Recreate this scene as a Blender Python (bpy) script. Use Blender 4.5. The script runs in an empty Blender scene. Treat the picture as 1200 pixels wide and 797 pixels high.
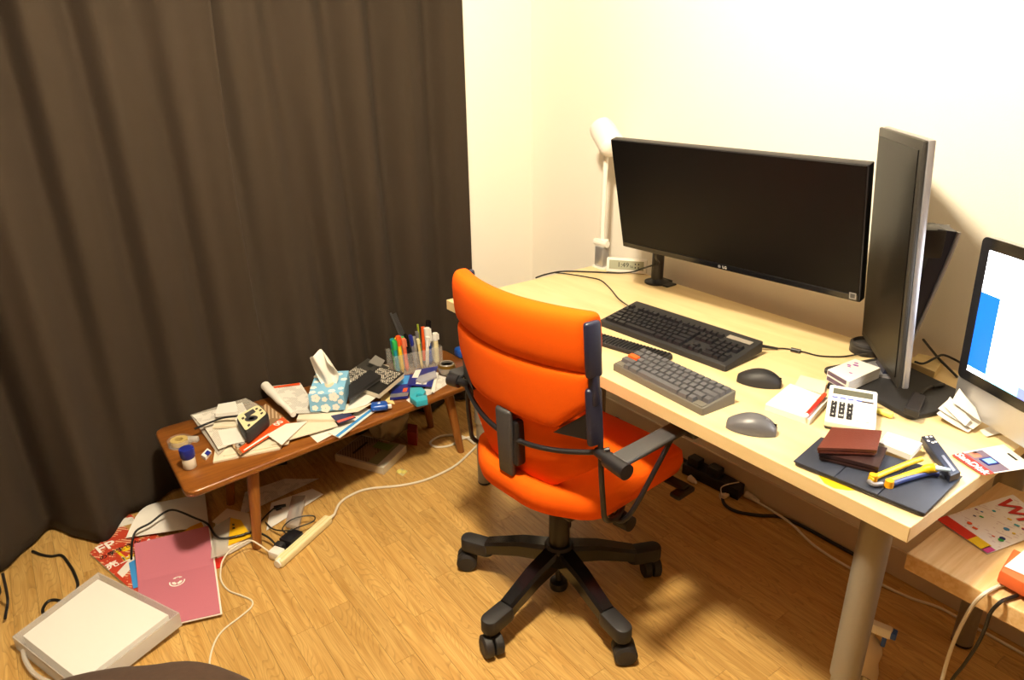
import bpy, bmesh, math, random
from mathutils import Vector, Matrix

random.seed(7)
SC = bpy.context.scene
COL = SC.collection
PI = math.pi

# ------------------------------------------------------------------ camera
F_PX, YAW, PITCH, ROLL = 823.93, -0.9496, 0.3851, -0.0155
CAM = Vector((0.4201, -1.1508, 1.5052))


def cam_axes():
    f = Vector((math.sin(YAW) * math.cos(PITCH), math.cos(YAW) * math.cos(PITCH), -math.sin(PITCH)))
    r = Vector((math.cos(YAW), -math.sin(YAW), 0))
    u = r.cross(f)
    c, s = math.cos(ROLL), math.sin(ROLL)
    return c * r + s * u, -s * r + c * u, f


CR, CU, CF = cam_axes()
cam_data = bpy.data.cameras.new('camera')
cam_data.sensor_width = 36.0
cam_data.lens = F_PX / 1200 * 36.0
cam_data.clip_start = 0.02
cam = bpy.data.objects.new('camera', cam_data)
COL.objects.link(cam)
m = Matrix.Identity(4)
for i in range(3):
    m[i][0], m[i][1], m[i][2], m[i][3] = CR[i], CU[i], -CF[i], CAM[i]
cam.matrix_world = m
SC.camera = cam


def ray(x, y):
    return CR * ((x - 600) / F_PX) + CU * ((398.5 - y) / F_PX) + CF


def px(x, y, z=0.0):
    """photo pixel -> point on the horizontal plane at height z"""
    d = ray(x, y)
    return CAM + d * ((z - CAM.z) / d.z)


def pxy(x, y, Yv):
    """photo pixel -> point on the upright plane at depth Yv"""
    d = ray(x, y)
    return CAM + d * ((Yv - CAM.y) / d.y)


def clampy(p, ymax):
    """keep a point on the room side of the baseboard"""
    return Vector((p.x, min(p.y, ymax), p.z))


# ------------------------------------------------------------------ world, lights, exposure
SC.view_settings.view_transform = 'Standard'
SC.view_settings.look = 'None'
SC.view_settings.exposure = 0.0
SC.view_settings.gamma = 1.0
SC.view_settings.use_curve_mapping = False
w = bpy.data.worlds.new('world')
SC.world = w
w.use_nodes = True
w.node_tree.nodes['Background'].inputs[0].default_value = (1.0, 0.82, 0.6, 1)
w.node_tree.nodes['Background'].inputs[1].default_value = 0.02

LAMP = Vector((-0.55, -0.62, 2.28))
ld = bpy.data.lights.new('ceiling_bulb', 'POINT')
ld.energy = 235
ld.color = (1.0, 0.86, 0.63)
ld.shadow_soft_size = 0.09
lo = bpy.data.objects.new('ceiling_bulb', ld)
lo.location = LAMP
COL.objects.link(lo)

# ------------------------------------------------------------------ materials
MATS = {}


def lin(c):
    if isinstance(c, str):
        c = [int(c[i:i + 2], 16) / 255 for i in (0, 2, 4)]
    return tuple((v / 12.92 if v <= 0.04045 else ((v + 0.055) / 1.055) ** 2.4) for v in c)


def mat(name, col, rough=0.5, metal=0.0, var=0.0, scale=40.0, bump=0.0, alpha=1.0, trans=0.0,
        emit=0.0, coat=0.0, spec=0.5, sheen=0.0, rnd=0.0, col2=None):
    if name in MATS:
        return MATS[name]
    M = bpy.data.materials.new(name)
    M.use_nodes = True
    nt = M.node_tree
    b = nt.nodes['Principled BSDF']
    c = lin(col)
    b.inputs['Base Color'].default_value = (*c, 1)
    b.inputs['Roughness'].default_value = rough
    b.inputs['Metallic'].default_value = metal
    b.inputs['Specular IOR Level'].default_value = spec
    b.inputs['Coat Weight'].default_value = coat
    if sheen:
        b.inputs['Sheen Weight'].default_value = sheen
    if alpha < 1:
        b.inputs['Alpha'].default_value = alpha
    if trans:
        b.inputs['Transmission Weight'].default_value = trans
        b.inputs['IOR'].default_value = 1.3
    if emit:
        b.inputs['Emission Color'].default_value = (*c, 1)
        b.inputs['Emission Strength'].default_value = emit
    tc = nt.nodes.new('ShaderNodeTexCoord')
    if var or bump:
        n = nt.nodes.new('ShaderNodeTexNoise')
        n.inputs['Scale'].default_value = scale
        n.inputs['Detail'].default_value = 4
        nt.links.new(tc.outputs['Object'], n.inputs['Vector'])
        if var:
            mx = nt.nodes.new('ShaderNodeMix')
            mx.data_type = 'RGBA'
            c2 = lin(col2) if col2 else tuple(min(1, v * (1 + var)) for v in c)
            c1 = c if col2 else tuple(v * (1 - var) for v in c)
            mx.inputs[6].default_value = (*c1, 1)
            mx.inputs[7].default_value = (*c2, 1)
            nt.links.new(n.outputs['Fac'], mx.inputs[0])
            nt.links.new(mx.outputs[2], b.inputs['Base Color'])
        if bump:
            bp = nt.nodes.new('ShaderNodeBump')
            bp.inputs['Strength'].default_value = bump
            bp.inputs['Distance'].default_value = 0.002
            nt.links.new(n.outputs['Fac'], bp.inputs['Height'])
            nt.links.new(bp.outputs['Normal'], b.inputs['Normal'])
    MATS[name] = M
    return M


def mat_wood(name, a, b_, stretch=(1, 14, 14), scale=6.0, rough=0.4, rnd=0.0, coat=0.0, fine=0.5, rings=0.0):
    """wood grain along local x"""
    M = bpy.data.materials.new(name)
    M.use_nodes = True
    nt = M.node_tree
    L = nt.links.new
    bs = nt.nodes['Principled BSDF']
    bs.inputs['Roughness'].default_value = rough
    bs.inputs['Coat Weight'].default_value = coat
    bs.inputs['Coat Roughness'].default_value = 0.25
    tc = nt.nodes.new('ShaderNodeTexCoord')
    oi = nt.nodes.new('ShaderNodeObjectInfo')
    add = nt.nodes.new('ShaderNodeVectorMath')
    add.operation = 'MULTIPLY_ADD'
    add.inputs[1].default_value = (1, 1, 1)
    sc = nt.nodes.new('ShaderNodeVectorMath')
    sc.operation = 'SCALE'
    sc.inputs[0].default_value = (13.0, 7.0, 3.0)
    L(oi.outputs['Random'], sc.inputs['Scale'])
    L(tc.outputs['Object'], add.inputs[0])
    L(sc.outputs[0], add.inputs[2])
    mp = nt.nodes.new('ShaderNodeMapping')
    mp.inputs['Scale'].default_value = stretch
    L(add.outputs[0], mp.inputs['Vector'])
    n = nt.nodes.new('ShaderNodeTexNoise')
    n.inputs['Scale'].default_value = scale
    n.inputs['Detail'].default_value = 5
    n.inputs['Distortion'].default_value = 0.6
    L(mp.outputs[0], n.inputs['Vector'])
    ramp = nt.nodes.new('ShaderNodeValToRGB')
    ramp.color_ramp.elements[0].position = 0.3
    ramp.color_ramp.elements[1].position = 0.7
    ramp.color_ramp.elements[0].color = (*lin(a), 1)
    ramp.color_ramp.elements[1].color = (*lin(b_), 1)
    L(n.outputs['Fac'], ramp.inputs[0])
    out = ramp.outputs[0]
    if rings:
        mp2 = nt.nodes.new('ShaderNodeMapping')
        mp2.inputs['Scale'].default_value = (2.2, 17, 17)
        L(add.outputs[0], mp2.inputs['Vector'])
        n2 = nt.nodes.new('ShaderNodeTexNoise')
        n2.inputs['Scale'].default_value = 1.0
        n2.inputs['Detail'].default_value = 1.0
        L(mp2.outputs[0], n2.inputs['Vector'])
        mu = nt.nodes.new('ShaderNodeMath')
        mu.operation = 'MULTIPLY'
        mu.inputs[1].default_value = 26.0
        L(n2.outputs['Fac'], mu.inputs[0])
        fr = nt.nodes.new('ShaderNodeMath')
        fr.operation = 'FRACT'
        L(mu.outputs[0], fr.inputs[0])
        r2 = nt.nodes.new('ShaderNodeValToRGB')
        r2.color_ramp.elements[0].position = 0.0
        r2.color_ramp.elements[0].color = (1 - rings, 1 - rings * 1.1, 1 - rings * 1.3, 1)
        r2.color_ramp.elements[1].position = 0.35
        r2.color_ramp.elements[1].color = (1, 1, 1, 1)
        L(fr.outputs[0], r2.inputs[0])
        mx = nt.nodes.new('ShaderNodeMix')
        mx.data_type = 'RGBA'
        mx.blend_type = 'MULTIPLY'
        mx.inputs[0].default_value = 1
        L(out, mx.inputs[6])
        L(r2.outputs[0], mx.inputs[7])
        out = mx.outputs[2]
    if rnd:
        hsv = nt.nodes.new('ShaderNodeHueSaturation')
        mr = nt.nodes.new('ShaderNodeMapRange')
        mr.inputs[3].default_value = 1 - rnd
        mr.inputs[4].default_value = 1 + rnd
        L(oi.outputs['Random'], mr.inputs[0])
        L(mr.outputs[0], hsv.inputs['Value'])
        L(out, hsv.inputs['Color'])
        out = hsv.outputs[0]
    L(out, bs.inputs['Base Color'])
    MATS[name] = M
    return M


def mat_print(name, paper, ink, ink2=None, line=260.0, dens=0.5, rot=0.0, rough=0.6, blob=30.0, lo=0.5):
    """paper with rows of fine print: stripes masked by noise, in object space"""
    M = bpy.data.materials.new(name)
    M.use_nodes = True
    nt = M.node_tree
    L = nt.links.new
    bs = nt.nodes['Principled BSDF']
    bs.inputs['Roughness'].default_value = rough
    tc = nt.nodes.new('ShaderNodeTexCoord')
    mp = nt.nodes.new('ShaderNodeMapping')
    mp.inputs['Rotation'].default_value = (0, 0, rot)
    L(tc.outputs['Object'], mp.inputs['Vector'])
    wv = nt.nodes.new('ShaderNodeTexWave')
    wv.bands_direction = 'Y'
    wv.inputs['Scale'].default_value = line / 6.283
    L(mp.outputs[0], wv.inputs['Vector'])
    n = nt.nodes.new('ShaderNodeTexNoise')
    n.inputs['Scale'].default_value = blob
    n.inputs['Detail'].default_value = 3
    L(mp.outputs[0], n.inputs['Vector'])
    g1 = nt.nodes.new('ShaderNodeMath')
    g1.operation = 'GREATER_THAN'
    g1.inputs[1].default_value = 0.55
    L(wv.outputs['Fac'], g1.inputs[0])
    g2 = nt.nodes.new('ShaderNodeMath')
    g2.operation = 'GREATER_THAN'
    g2.inputs[1].default_value = lo
    L(n.outputs['Fac'], g2.inputs[0])
    mu = nt.nodes.new('ShaderNodeMath')
    mu.operation = 'MULTIPLY'
    L(g1.outputs[0], mu.inputs[0])
    L(g2.outputs[0], mu.inputs[1])
    mu2 = nt.nodes.new('ShaderNodeMath')
    mu2.operation = 'MULTIPLY'
    mu2.inputs[1].default_value = dens
    L(mu.outputs[0], mu2.inputs[0])
    mx = nt.nodes.new('ShaderNodeMix')
    mx.data_type = 'RGBA'
    mx.inputs[6].default_value = (*lin(paper), 1)
    mx.inputs[7].default_value = (*lin(ink), 1)
    L(mu2.outputs[0], mx.inputs[0])
    L(mx.outputs[2], bs.inputs['Base Color'])
    MATS[name] = M
    return M


WALLD = mat('dim_unseen_wall', '7A5C3C', 0.6, var=0.05, scale=12)  # unseen walls, made dark brown to cut the bounce light
WALL = mat('wall_paper', 'EDE8DC', 0.75, var=0.02, scale=260, bump=0.15)
BASEB = mat('baseboard_white', 'CFC4B0', 0.5)
CEIL = mat('ceiling_white', 'CFC8BA', 0.8)
SUBF = mat('subfloor_joint', '7A5526', 0.7)
PLANK = mat_wood('floor_plank', 'AE8444', 'CEA866', stretch=(1, 16, 16), scale=5, rough=0.33, rnd=0.10, rings=0.26)
BIRCH = mat_wood('birch_top', 'D8BE8A', 'E4CD9E', stretch=(1, 5, 5), scale=4, rough=0.35)
BIRCHE = mat_wood('birch_edge', 'C9AE76', 'D6BC86', stretch=(1, 8, 8), scale=5, rough=0.4)
TEAK = mat_wood('teak_bench', '6C3A12', '8A5520', stretch=(14, 1, 14), scale=5, rough=0.28, coat=0.3)
TEAKL = mat_wood('teak_leg', '7C4618', '96602A', stretch=(14, 14, 1), scale=6, rough=0.35)
OAK = mat_wood('oak_table', 'CDA46C', 'E4C694', stretch=(14, 1, 14), scale=6, rough=0.4)
ORANGE = mat('orange_wool', 'EA5C00', 0.9, var=0.08, scale=420, bump=0.25, spec=0.2)
CURT = mat('curtain_cloth', '291D0D', 0.9, var=0.12, scale=500, bump=0.25, sheen=0.0)
BLACK = mat('black_plastic', '17161A', 0.42)
BLACKM = mat('black_matte', '1B1A1C', 0.6, var=0.1, scale=300)
BLACKG = mat('black_gloss', '111114', 0.18)
SCREEN = mat('dark_screen', '080707', 0.42, spec=0.18)
NAVY = mat('navy_plastic', '1C2138', 0.4)
SILVER = mat('silver_plastic', '9A9AA0', 0.35, metal=0.6)
ALU = mat('aluminium', 'B9B9BC', 0.35, metal=0.7)
GREYM = mat('grey_metal_leg', '8F897C', 0.4, metal=0.3)
DGREY = mat('dark_grey_plastic', '3A3A3C', 0.5)
MGREY = mat('mid_grey_key', '4C4C50', 0.5)
GREYC = mat('keyboard_grey_case', '5A574F', 0.5)
WHITE = mat('white_plastic', 'E8E6E0', 0.35)
CREAM = mat('cream_plastic', 'E6DDB0', 0.4)
PAPER = mat('white_paper', 'E6E2DA', 0.7, var=0.03, scale=30)
PAPER2 = mat('cream_paper', 'DED3BC', 0.7, var=0.04, scale=30)
BROWNP = mat('kraft_paper', 'B89B6E', 0.7, var=0.06, scale=60)
YELLOWP = mat('yellow_paper', 'F0BE10', 0.6)
PALEY = mat('pale_yellow_paper', 'E8D08C', 0.7)
PINK = mat('pink_card', 'B86C7C', 0.6, var=0.05, scale=400)
PINKN = mat('pink_sticky', 'E8C6B4', 0.7)
RED = mat('red_plastic', 'C8281C', 0.4)
REDP = mat('red_print', 'C93A1E', 0.5)
ORP = mat('orange_print', 'E0501A', 0.5)
BLUE = mat('blue_plastic', '1C4FA8', 0.3)
DBLUE = mat('deep_blue', '1A2478', 0.35)
CYAN = mat('cyan_plastic', '36A6BC', 0.35)
SKY = mat('sky_blue_card', '82BCE0', 0.55)
LBLUE = mat('light_blue_print', '3C8CD0', 0.5)
GREEN = mat('green_plastic', '2FA850', 0.35)
YEL = mat('yellow_plastic', 'E8C21C', 0.4)
LIME = mat('lime_plastic', 'C8D830', 0.35)
TEAL = mat('teal_plastic', '1C8C9C', 0.3)
ORG = mat('orange_plastic', 'E4581C', 0.4)
CLEAR = mat('clear_plastic', 'EDEAE4', 0.08, alpha=0.13)
FROST = mat('frosted_plastic', 'DAD6CE', 0.3, alpha=0.55)
FILM = mat('clear_file', 'DCD6CA', 0.2, alpha=0.38)
LEATHER = mat('brown_leather', '5C2C22', 0.35, var=0.1, scale=200, bump=0.2)
LEATHD = mat('dark_leather', '2E1A18', 0.35)
CASEN = mat('navy_case', '222838', 0.55, var=0.08, scale=300)
LCD = mat('lcd_green', '9CA08C', 0.25)
LCDD = mat('lcd_dark', '5E5E50', 0.25)
INK = mat('dark_ink', '14130F', 0.6)
WINK = mat('white_ink', 'F4F1EA', 0.6)
CABLEB = mat('black_cable', '14120F', 0.5)
CABLEW = mat('white_cable', 'D9D2C0', 0.5)
FUR = mat('brown_cushion', '3F2C1E', 0.95, var=0.25, scale=60, bump=0.5, sheen=0.05)
GLASSD = mat('dark_window', '0E1014', 0.15)
PRINT = mat_print('printed_sheet', 'E4E0D8', '8A8680', line=420, dens=0.55, blob=24)
PRINT2 = mat_print('printed_form', 'DED8CC', '77736C', line=300, dens=0.5, rot=0.7, blob=18)
BOOKBW = mat_print('book_pattern', '2A2825', 'E4DED0', line=330, dens=0.95, rot=0.5, blob=70, lo=0.47)
MAGR = mat_print('magazine_cover', '8A6A48', 'E0C9A8', line=160, dens=0.6, rot=0.3, blob=14)
REDMAG = mat_print('red_magazine', 'B83A20', 'E8C8A0', line=190, dens=0.8, rot=-0.75, blob=30, lo=0.53)
BOXPR = mat_print('striped_box', 'B6A88C', '5A4A38', line=180, dens=0.7, rot=0.4, blob=10, lo=0.42)
WIFI = mat_print('icon_magazine', 'E9E4E6', 'C0A8B8', line=200, dens=0.5, blob=60, lo=0.58)


# ------------------------------------------------------------------ mesh helpers
def BM():
    return bmesh.new()


def world_of(parent):
    if parent is None:
        return Matrix.Identity(4)
    M = parent.matrix_basis.copy()
    p = parent.parent
    while p:
        M = p.matrix_basis @ M
        p = p.parent
    return M


def obj(name, bm, material, parent=None, M=None, smooth=False, angle=None):
    """bm (in frame M, else in world space) -> one mesh object; origin at its base"""
    if M is not None:
        bm.transform(M)
    W = world_of(parent)
    if parent is None:
        xs = [v.co.x for v in bm.verts]; ys = [v.co.y for v in bm.verts]; zs = [v.co.z for v in bm.verts]
        c = Vector(((min(xs) + max(xs)) / 2, (min(ys) + max(ys)) / 2, min(zs)))
        bm.transform(Matrix.Translation(-c))
    else:
        bm.transform(W.inverted())
        xs = [v.co.x for v in bm.verts]; ys = [v.co.y for v in bm.verts]; zs = [v.co.z for v in bm.verts]
        c = Vector(((min(xs) + max(xs)) / 2, (min(ys) + max(ys)) / 2, (min(zs) + max(zs)) / 2))
        bm.transform(Matrix.Translation(-c))
    bmesh.ops.recalc_face_normals(bm, faces=bm.faces[:])
    me = bpy.data.meshes.new(name)
    if smooth:
        for f in bm.faces:
            f.smooth = True
    bm.to_mesh(me)
    bm.free()
    if smooth:
        me.set_sharp_from_angle(angle=math.radians(angle or 40))
    for mm in (material if isinstance(material, (list, tuple)) else [material]):
        me.materials.append(mm)
    o = bpy.data.objects.new(name, me)
    COL.objects.link(o)
    o.parent = parent
    o.location = c
    return o


def tag(o, label, cat, group=None):
    o['label'] = label
    o['category'] = cat
    if group:
        o['group'] = group
    return o


def struct(o):
    o['kind'] = 'structure'
    return o


def thing(name, label, cat, loc, rz=0.0, group=None):
    o = bpy.data.objects.new(name, None)
    o.empty_display_size = 0.05
    COL.objects.link(o)
    o.location = loc
    o.rotation_euler = (0, 0, rz)
    return tag(o, label, cat, group)


def T(x, y, z):
    return Matrix.Translation((x, y, z))


def RZ(a):
    return Matrix.Rotation(a, 4, 'Z')


def frame(o):
    """world matrix of a thing, to build its parts in local coordinates"""
    return world_of(o)


def box(bm, c, s, bev=0.0, seg=2, M=None):
    r = bmesh.ops.create_cube(bm, size=1.0)
    vs = r['verts']
    bmesh.ops.scale(bm, vec=s, verts=vs)
    if bev:
        es = list({e for v in vs for e in v.link_edges})
        g = bmesh.ops.bevel(bm, geom=es, offset=bev, segments=seg, profile=0.5, affect='EDGES')
        vs = list({v for f in g['faces'] for v in f.verts} | {v for v in vs if v.is_valid})
        # all verts connected to these
        seen = set(vs); stack = list(vs)
        while stack:
            v = stack.pop()
            for e in v.link_edges:
                o2 = e.other_vert(v)
                if o2 not in seen:
                    seen.add(o2); stack.append(o2)
        vs = list(seen)
    bmesh.ops.translate(bm, vec=c, verts=vs)
    if M is not None:
        bmesh.ops.transform(bm, matrix=M, verts=vs)
    return bm


def cyl(bm, p0, p1, r0, r1=None, seg=20, caps=True):
    p0, p1 = Vector(p0), Vector(p1)
    r1 = r0 if r1 is None else r1
    d = (p1 - p0).normalized()
    a = d.orthogonal().normalized(); b = d.cross(a)
    ra, rb = [], []
    for i in range(seg):
        t = 2 * PI * i / seg
        k = a * math.cos(t) + b * math.sin(t)
        ra.append(bm.verts.new(p0 + k * r0)); rb.append(bm.verts.new(p1 + k * r1))
    for i in range(seg):
        j = (i + 1) % seg
        bm.faces.new((ra[i], ra[j], rb[j], rb[i]))
    if caps:
        bm.faces.new(ra[::-1]); bm.faces.new(rb)
    return bm


def smooth_pts(pts, n=6):
    pts = [Vector(p) for p in pts]
    if len(pts) < 3:
        return pts
    out = []
    P = [pts[0] * 2 - pts[1]] + pts + [pts[-1] * 2 - pts[-2]]
    for i in range(1, len(P) - 2):
        for k in range(n):
            t = k / n
            a, b, c, d = P[i - 1], P[i], P[i + 1], P[i + 2]
            out.append(0.5 * ((2 * b) + (c - a) * t + (2 * a - 5 * b + 4 * c - d) * t * t + (3 * b - a - 3 * c + d) * t ** 3))
    out.append(pts[-1])
    return out


def tube(bm, pts, r, seg=8, n=6, smooth=True):
    P = smooth_pts(pts, n) if smooth else [Vector(p) for p in pts]
    rings = []
    up = None
    for i, p in enumerate(P):
        d = (P[min(i + 1, len(P) - 1)] - P[max(i - 1, 0)])
        if d.length < 1e-9:
            d = Vector((0, 0, 1))
        d.normalize()
        if up is None:
            up = d.orthogonal().normalized()
        a = (up - d * up.dot(d))
        a = a.normalized() if a.length > 1e-6 else d.orthogonal().normalized()
        up = a
        b = d.cross(a)
        rr = r[i] if isinstance(r, (list, tuple)) else r
        rings.append([bm.verts.new(p + (a * math.cos(2 * PI * k / seg) + b * math.sin(2 * PI * k / seg)) * rr) for k in range(seg)])
    for i in range(len(rings) - 1):
        for k in range(seg):
            j = (k + 1) % seg
            bm.faces.new((rings[i][k], rings[i][j], rings[i + 1][j], rings[i + 1][k]))
    bm.faces.new(rings[0][::-1]); bm.faces.new(rings[-1])
    return bm


def lathe(bm, prof, c=(0, 0, 0), seg=24):
    c = Vector(c)
    rings = []
    for r, z in prof:
        rings.append([bm.verts.new(c + Vector((max(r, 1e-5) * math.cos(2 * PI * k / seg), max(r, 1e-5) * math.sin(2 * PI * k / seg), z))) for k in range(seg)])
    for i in range(len(rings) - 1):
        for k in range(seg):
            j = (k + 1) % seg
            bm.faces.new((rings[i][k], rings[i][j], rings[i + 1][j], rings[i + 1][k]))
    bm.faces.new(rings[0][::-1]); bm.faces.new(rings[-1])
    return bm


def prism(bm, poly, z0, z1, bev=0.0):
    a = [bm.verts.new((p[0], p[1], z0)) for p in poly]
    b = [bm.verts.new((p[0], p[1], z1)) for p in poly]
    n = len(poly)
    fs = [bm.faces.new(a[::-1]), bm.faces.new(b)]
    for i in range(n):
        j = (i + 1) % n
        fs.append(bm.faces.new((a[i], a[j], b[j], b[i])))
    if bev:
        bmesh.ops.recalc_face_normals(bm, faces=fs)
        es = list({e for f in fs[:2] for e in f.edges})
        bmesh.ops.bevel(bm, geom=es, offset=bev, segments=2, profile=0.5, affect='EDGES')
    return bm


def rounded(w_, d_, r, n=5, cx=0, cy=0):
    out = []
    for sx, sy, a0 in ((1, 1, 0), (-1, 1, PI / 2), (-1, -1, PI), (1, -1, 1.5 * PI)):
        for k in range(n + 1):
            a = a0 + PI / 2 * k / n
            out.append((cx + sx * (w_ / 2 - r) + r * math.cos(a), cy + sy * (d_ / 2 - r) + r * math.sin(a)))
    return out


def pxq(pts, z):
    return [px(x, y, z) for x, y in pts]


def grid_sheet(bm, q, t=0.0006, n=8, f=None):
    """bilinear sheet through four corners with thickness; f(u,v)->height offset"""
    q = [Vector(p) for p in q]
    top, bot = [], []
    for i in range(n + 1):
        rt, rb = [], []
        for j in range(n + 1):
            u, v = i / n, j / n
            p = q[0] * (1 - u) * (1 - v) + q[1] * u * (1 - v) + q[2] * u * v + q[3] * (1 - u) * v
            h = f(u, v) if f else 0.0
            if isinstance(h, Vector):
                p = p + h
            else:
                p = p + Vector((0, 0, h))
            rt.append(bm.verts.new(p + Vector((0, 0, t)))); rb.append(bm.verts.new(p))
        top.append(rt); bot.append(rb)
    for i in range(n):
        for j in range(n):
            bm.faces.new((top[i][j], top[i + 1][j], top[i + 1][j + 1], top[i][j + 1]))
            bm.faces.new((bot[i][j], bot[i][j + 1], bot[i + 1][j + 1], bot[i + 1][j]))
    for k in range(n):
        bm.faces.new((top[k][0], bot[k][0], bot[k + 1][0], top[k + 1][0]))
        bm.faces.new((top[k][n], top[k + 1][n], bot[k + 1][n], bot[k][n]))
        bm.faces.new((top[0][k], top[0][k + 1], bot[0][k + 1], bot[0][k]))
        bm.faces.new((top[n][k], bot[n][k], bot[n][k + 1], top[n][k + 1]))
    return bm


def paper(name, label, cat, pts, z, material, group=None, t=0.0008, bend=0.0, curl=None):
    """sheet lying at height z with its corners at photo pixels"""
    ph = random.random() * 6
    bm = BM()
    q = [px(x_, y_, z_) for (x_, y_), z_ in zip(pts, z)] if isinstance(z, (list, tuple)) else pxq(pts, z)
    if len(q) == 4:
        def f(u, v):
            h = bend * (0.5 + 0.5 * math.sin(3 * u + 2.2 * v + ph))
            if curl:
                h += curl(u, v)
            return h
        grid_sheet(bm, q, t, 8, f)
        o = obj(name, bm, material, smooth=True, angle=35)
    else:
        prism(bm, q, z, z + t)
        o = obj(name, bm, material)
    return tag(o, label, cat, group)


def pbox(bm, pts, z0, z1, bev=0.0):
    """upright block whose top outline is at photo pixels at height z1"""
    return prism(bm, [(p.x, p.y) for p in pxq(pts, z1)], z0, z1, bev)


def text(name, s, size, material, parent, M, extr=0.0002, align='CENTER', bold=False):
    cu = bpy.data.curves.new(name, 'FONT')
    cu.body = s
    cu.size = size
    cu.align_x = align
    cu.align_y = 'CENTER'
    cu.extrude = extr
    cu.resolution_u = 2
    if bold:
        cu.offset = size * 0.02
    tmp = bpy.data.objects.new(name + '_tmp', cu)
    COL.objects.link(tmp)
    bpy.context.view_layer.update()
    me = bpy.data.meshes.new_from_object(tmp)
    bpy.data.objects.remove(tmp)
    bm = BM()
    bm.from_mesh(me)
    bpy.data.meshes.remove(me)
    if not bm.verts:
        bm.free()
        return None
    return obj(name, bm, material, parent, M)


def pxframe(a, b, z, flip=False):
    """frame on a horizontal plane: origin midway, local x from pixel a to pixel b"""
    A, B = px(*a, z), px(*b, z)
    ang = math.atan2(B.y - A.y, B.x - A.x)
    return T(*((A + B) / 2)) @ RZ(ang), (B - A).length


def cable(name, label, pts, r, material, group=None):
    bm = BM()
    tube(bm, pts, r, 8, 6)
    return tag(obj(name, bm, material, smooth=True), label, 'cable', group)


# ------------------------------------------------------------------ the room
WY, WX = 0.81, -2.145      # desk wall, curtain wall
XR, YF, ZC = 1.6, -2.6, 2.42


def slab(name, c, s, m_, parent=None):
    bm = BM(); box(bm, c, s)
    return obj(name, bm, m_, parent)


floor = struct(slab('floor', ((-2.35 + XR) / 2, (YF + WY) / 2, -0.025), (XR + 2.35, WY - YF, 0.04), SUBF))
PW = 0.063
base_plank = {}
k0 = int(math.floor((-1.62 + 0.465) / PW))
row = 0
y = -0.465 + k0 * PW
cnt = 0
while y < WY - 0.001:
    rr = random.Random(row * 17 + 3)
    x = -2.34 - rr.random() * 0.5
    while x < 0.75:
        ln = rr.choice((0.30, 0.45, 0.45, 0.60, 0.75))
        xa, xb = max(x, -2.34), min(x + ln, 0.9)
        yb = min(y + PW, WY)
        # keep the planks that the photograph can see
        if xb - xa > 0.02 and yb - y > 0.01 and (xa > -2.6) and (y > -1.56 + max(0, (xa + 1.3)) * 0.35 if xa > -1.3 else True):
            key = (round(xb - xa, 4), round(yb - y, 4))
            if key not in base_plank:
                bm = BM(); box(bm, (0, 0, -0.0045), (xb - xa - 0.0005, yb - y - 0.0005, 0.009), 0.0003, 1)
                o = obj('plank', bm, PLANK, floor)
                base_plank[key] = o
            else:
                o = base_plank[key].copy(); COL.objects.link(o)
            o.parent = floor
            o.location = Vector(((xa + xb) / 2, (y + yb) / 2, -0.0045)) - floor.location
            cnt += 1
        x += ln
    y += PW
    row += 1
# floor behind the camera side, plain
bm = BM(); box(bm, (0.0, (YF - 1.62) / 2, -0.0035), (4.6, -1.62 - YF, 0.006))
fo = obj('far_planks', bm, PLANK, floor)

struct(slab('wall_back', ((-2.35 + XR) / 2, WY + 0.05, ZC / 2), (XR + 2.35, 0.1, ZC), WALL))
struct(slab('wall_left', (WX - 0.1, (0.40 + WY) / 2 + 0.0, ZC / 2), (0.2, WY - 0.40, ZC), WALL))
struct(slab('wall_right', (XR + 0.05, (YF + WY) / 2, ZC / 2), (0.1, WY - YF, ZC), WALLD))
struct(slab('wall_front', ((-2.35 + XR) / 2, YF - 0.05, ZC / 2), (XR + 2.35, 0.1, ZC), WALLD))
struct(slab('ceiling', ((-2.35 + XR) / 2, (YF + WY) / 2, ZC + 0.05), (XR + 2.35, WY - YF, 0.1), CEIL))
bm = BM(); box(bm, ((WX + XR) / 2, WY - 0.005, 0.05), (XR - WX, 0.01, 0.1), 0.002, 1)
struct(obj('baseboard_back', bm, BASEB))
bm = BM(); box(bm, (WX + 0.005, 0.60, 0.05), (0.01, 0.40, 0.1), 0.002, 1)
struct(obj('baseboard_left', bm, BASEB))
# window behind the curtains (dark night glass with frame)
win = thing('window_1', 'dark window behind the curtains', 'window', (-2.30, -1.1, 0))
del win['label'], win['category']
win['kind'] = 'structure'
slab('pane', (-2.30, -1.1, ZC / 2), (0.01, 3.0, ZC), GLASSD, win)
for yy in (-2.58, -1.1, 0.38):
    slab('window_frame', (-2.285, yy, ZC / 2), (0.03, 0.05, ZC), SILVER, win)

# ceiling lamp fitting, unseen; wide disc added to keep light off the ceiling
cl = thing('ceiling_lamp', 'round white ceiling lamp fitting with a warm bulb under an added shield disc', 'lamp', (LAMP.x, LAMP.y, ZC))
bm = BM(); lathe(bm, [(0.0, 2.37), (0.22, 2.345), (0.225, 2.35), (0.06, 2.39), (0.05, 2.42), (0.0, 2.42)], (LAMP.x, LAMP.y, 0), 40)
obj('shield_disc', bm, WHITE, cl, smooth=True)


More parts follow.
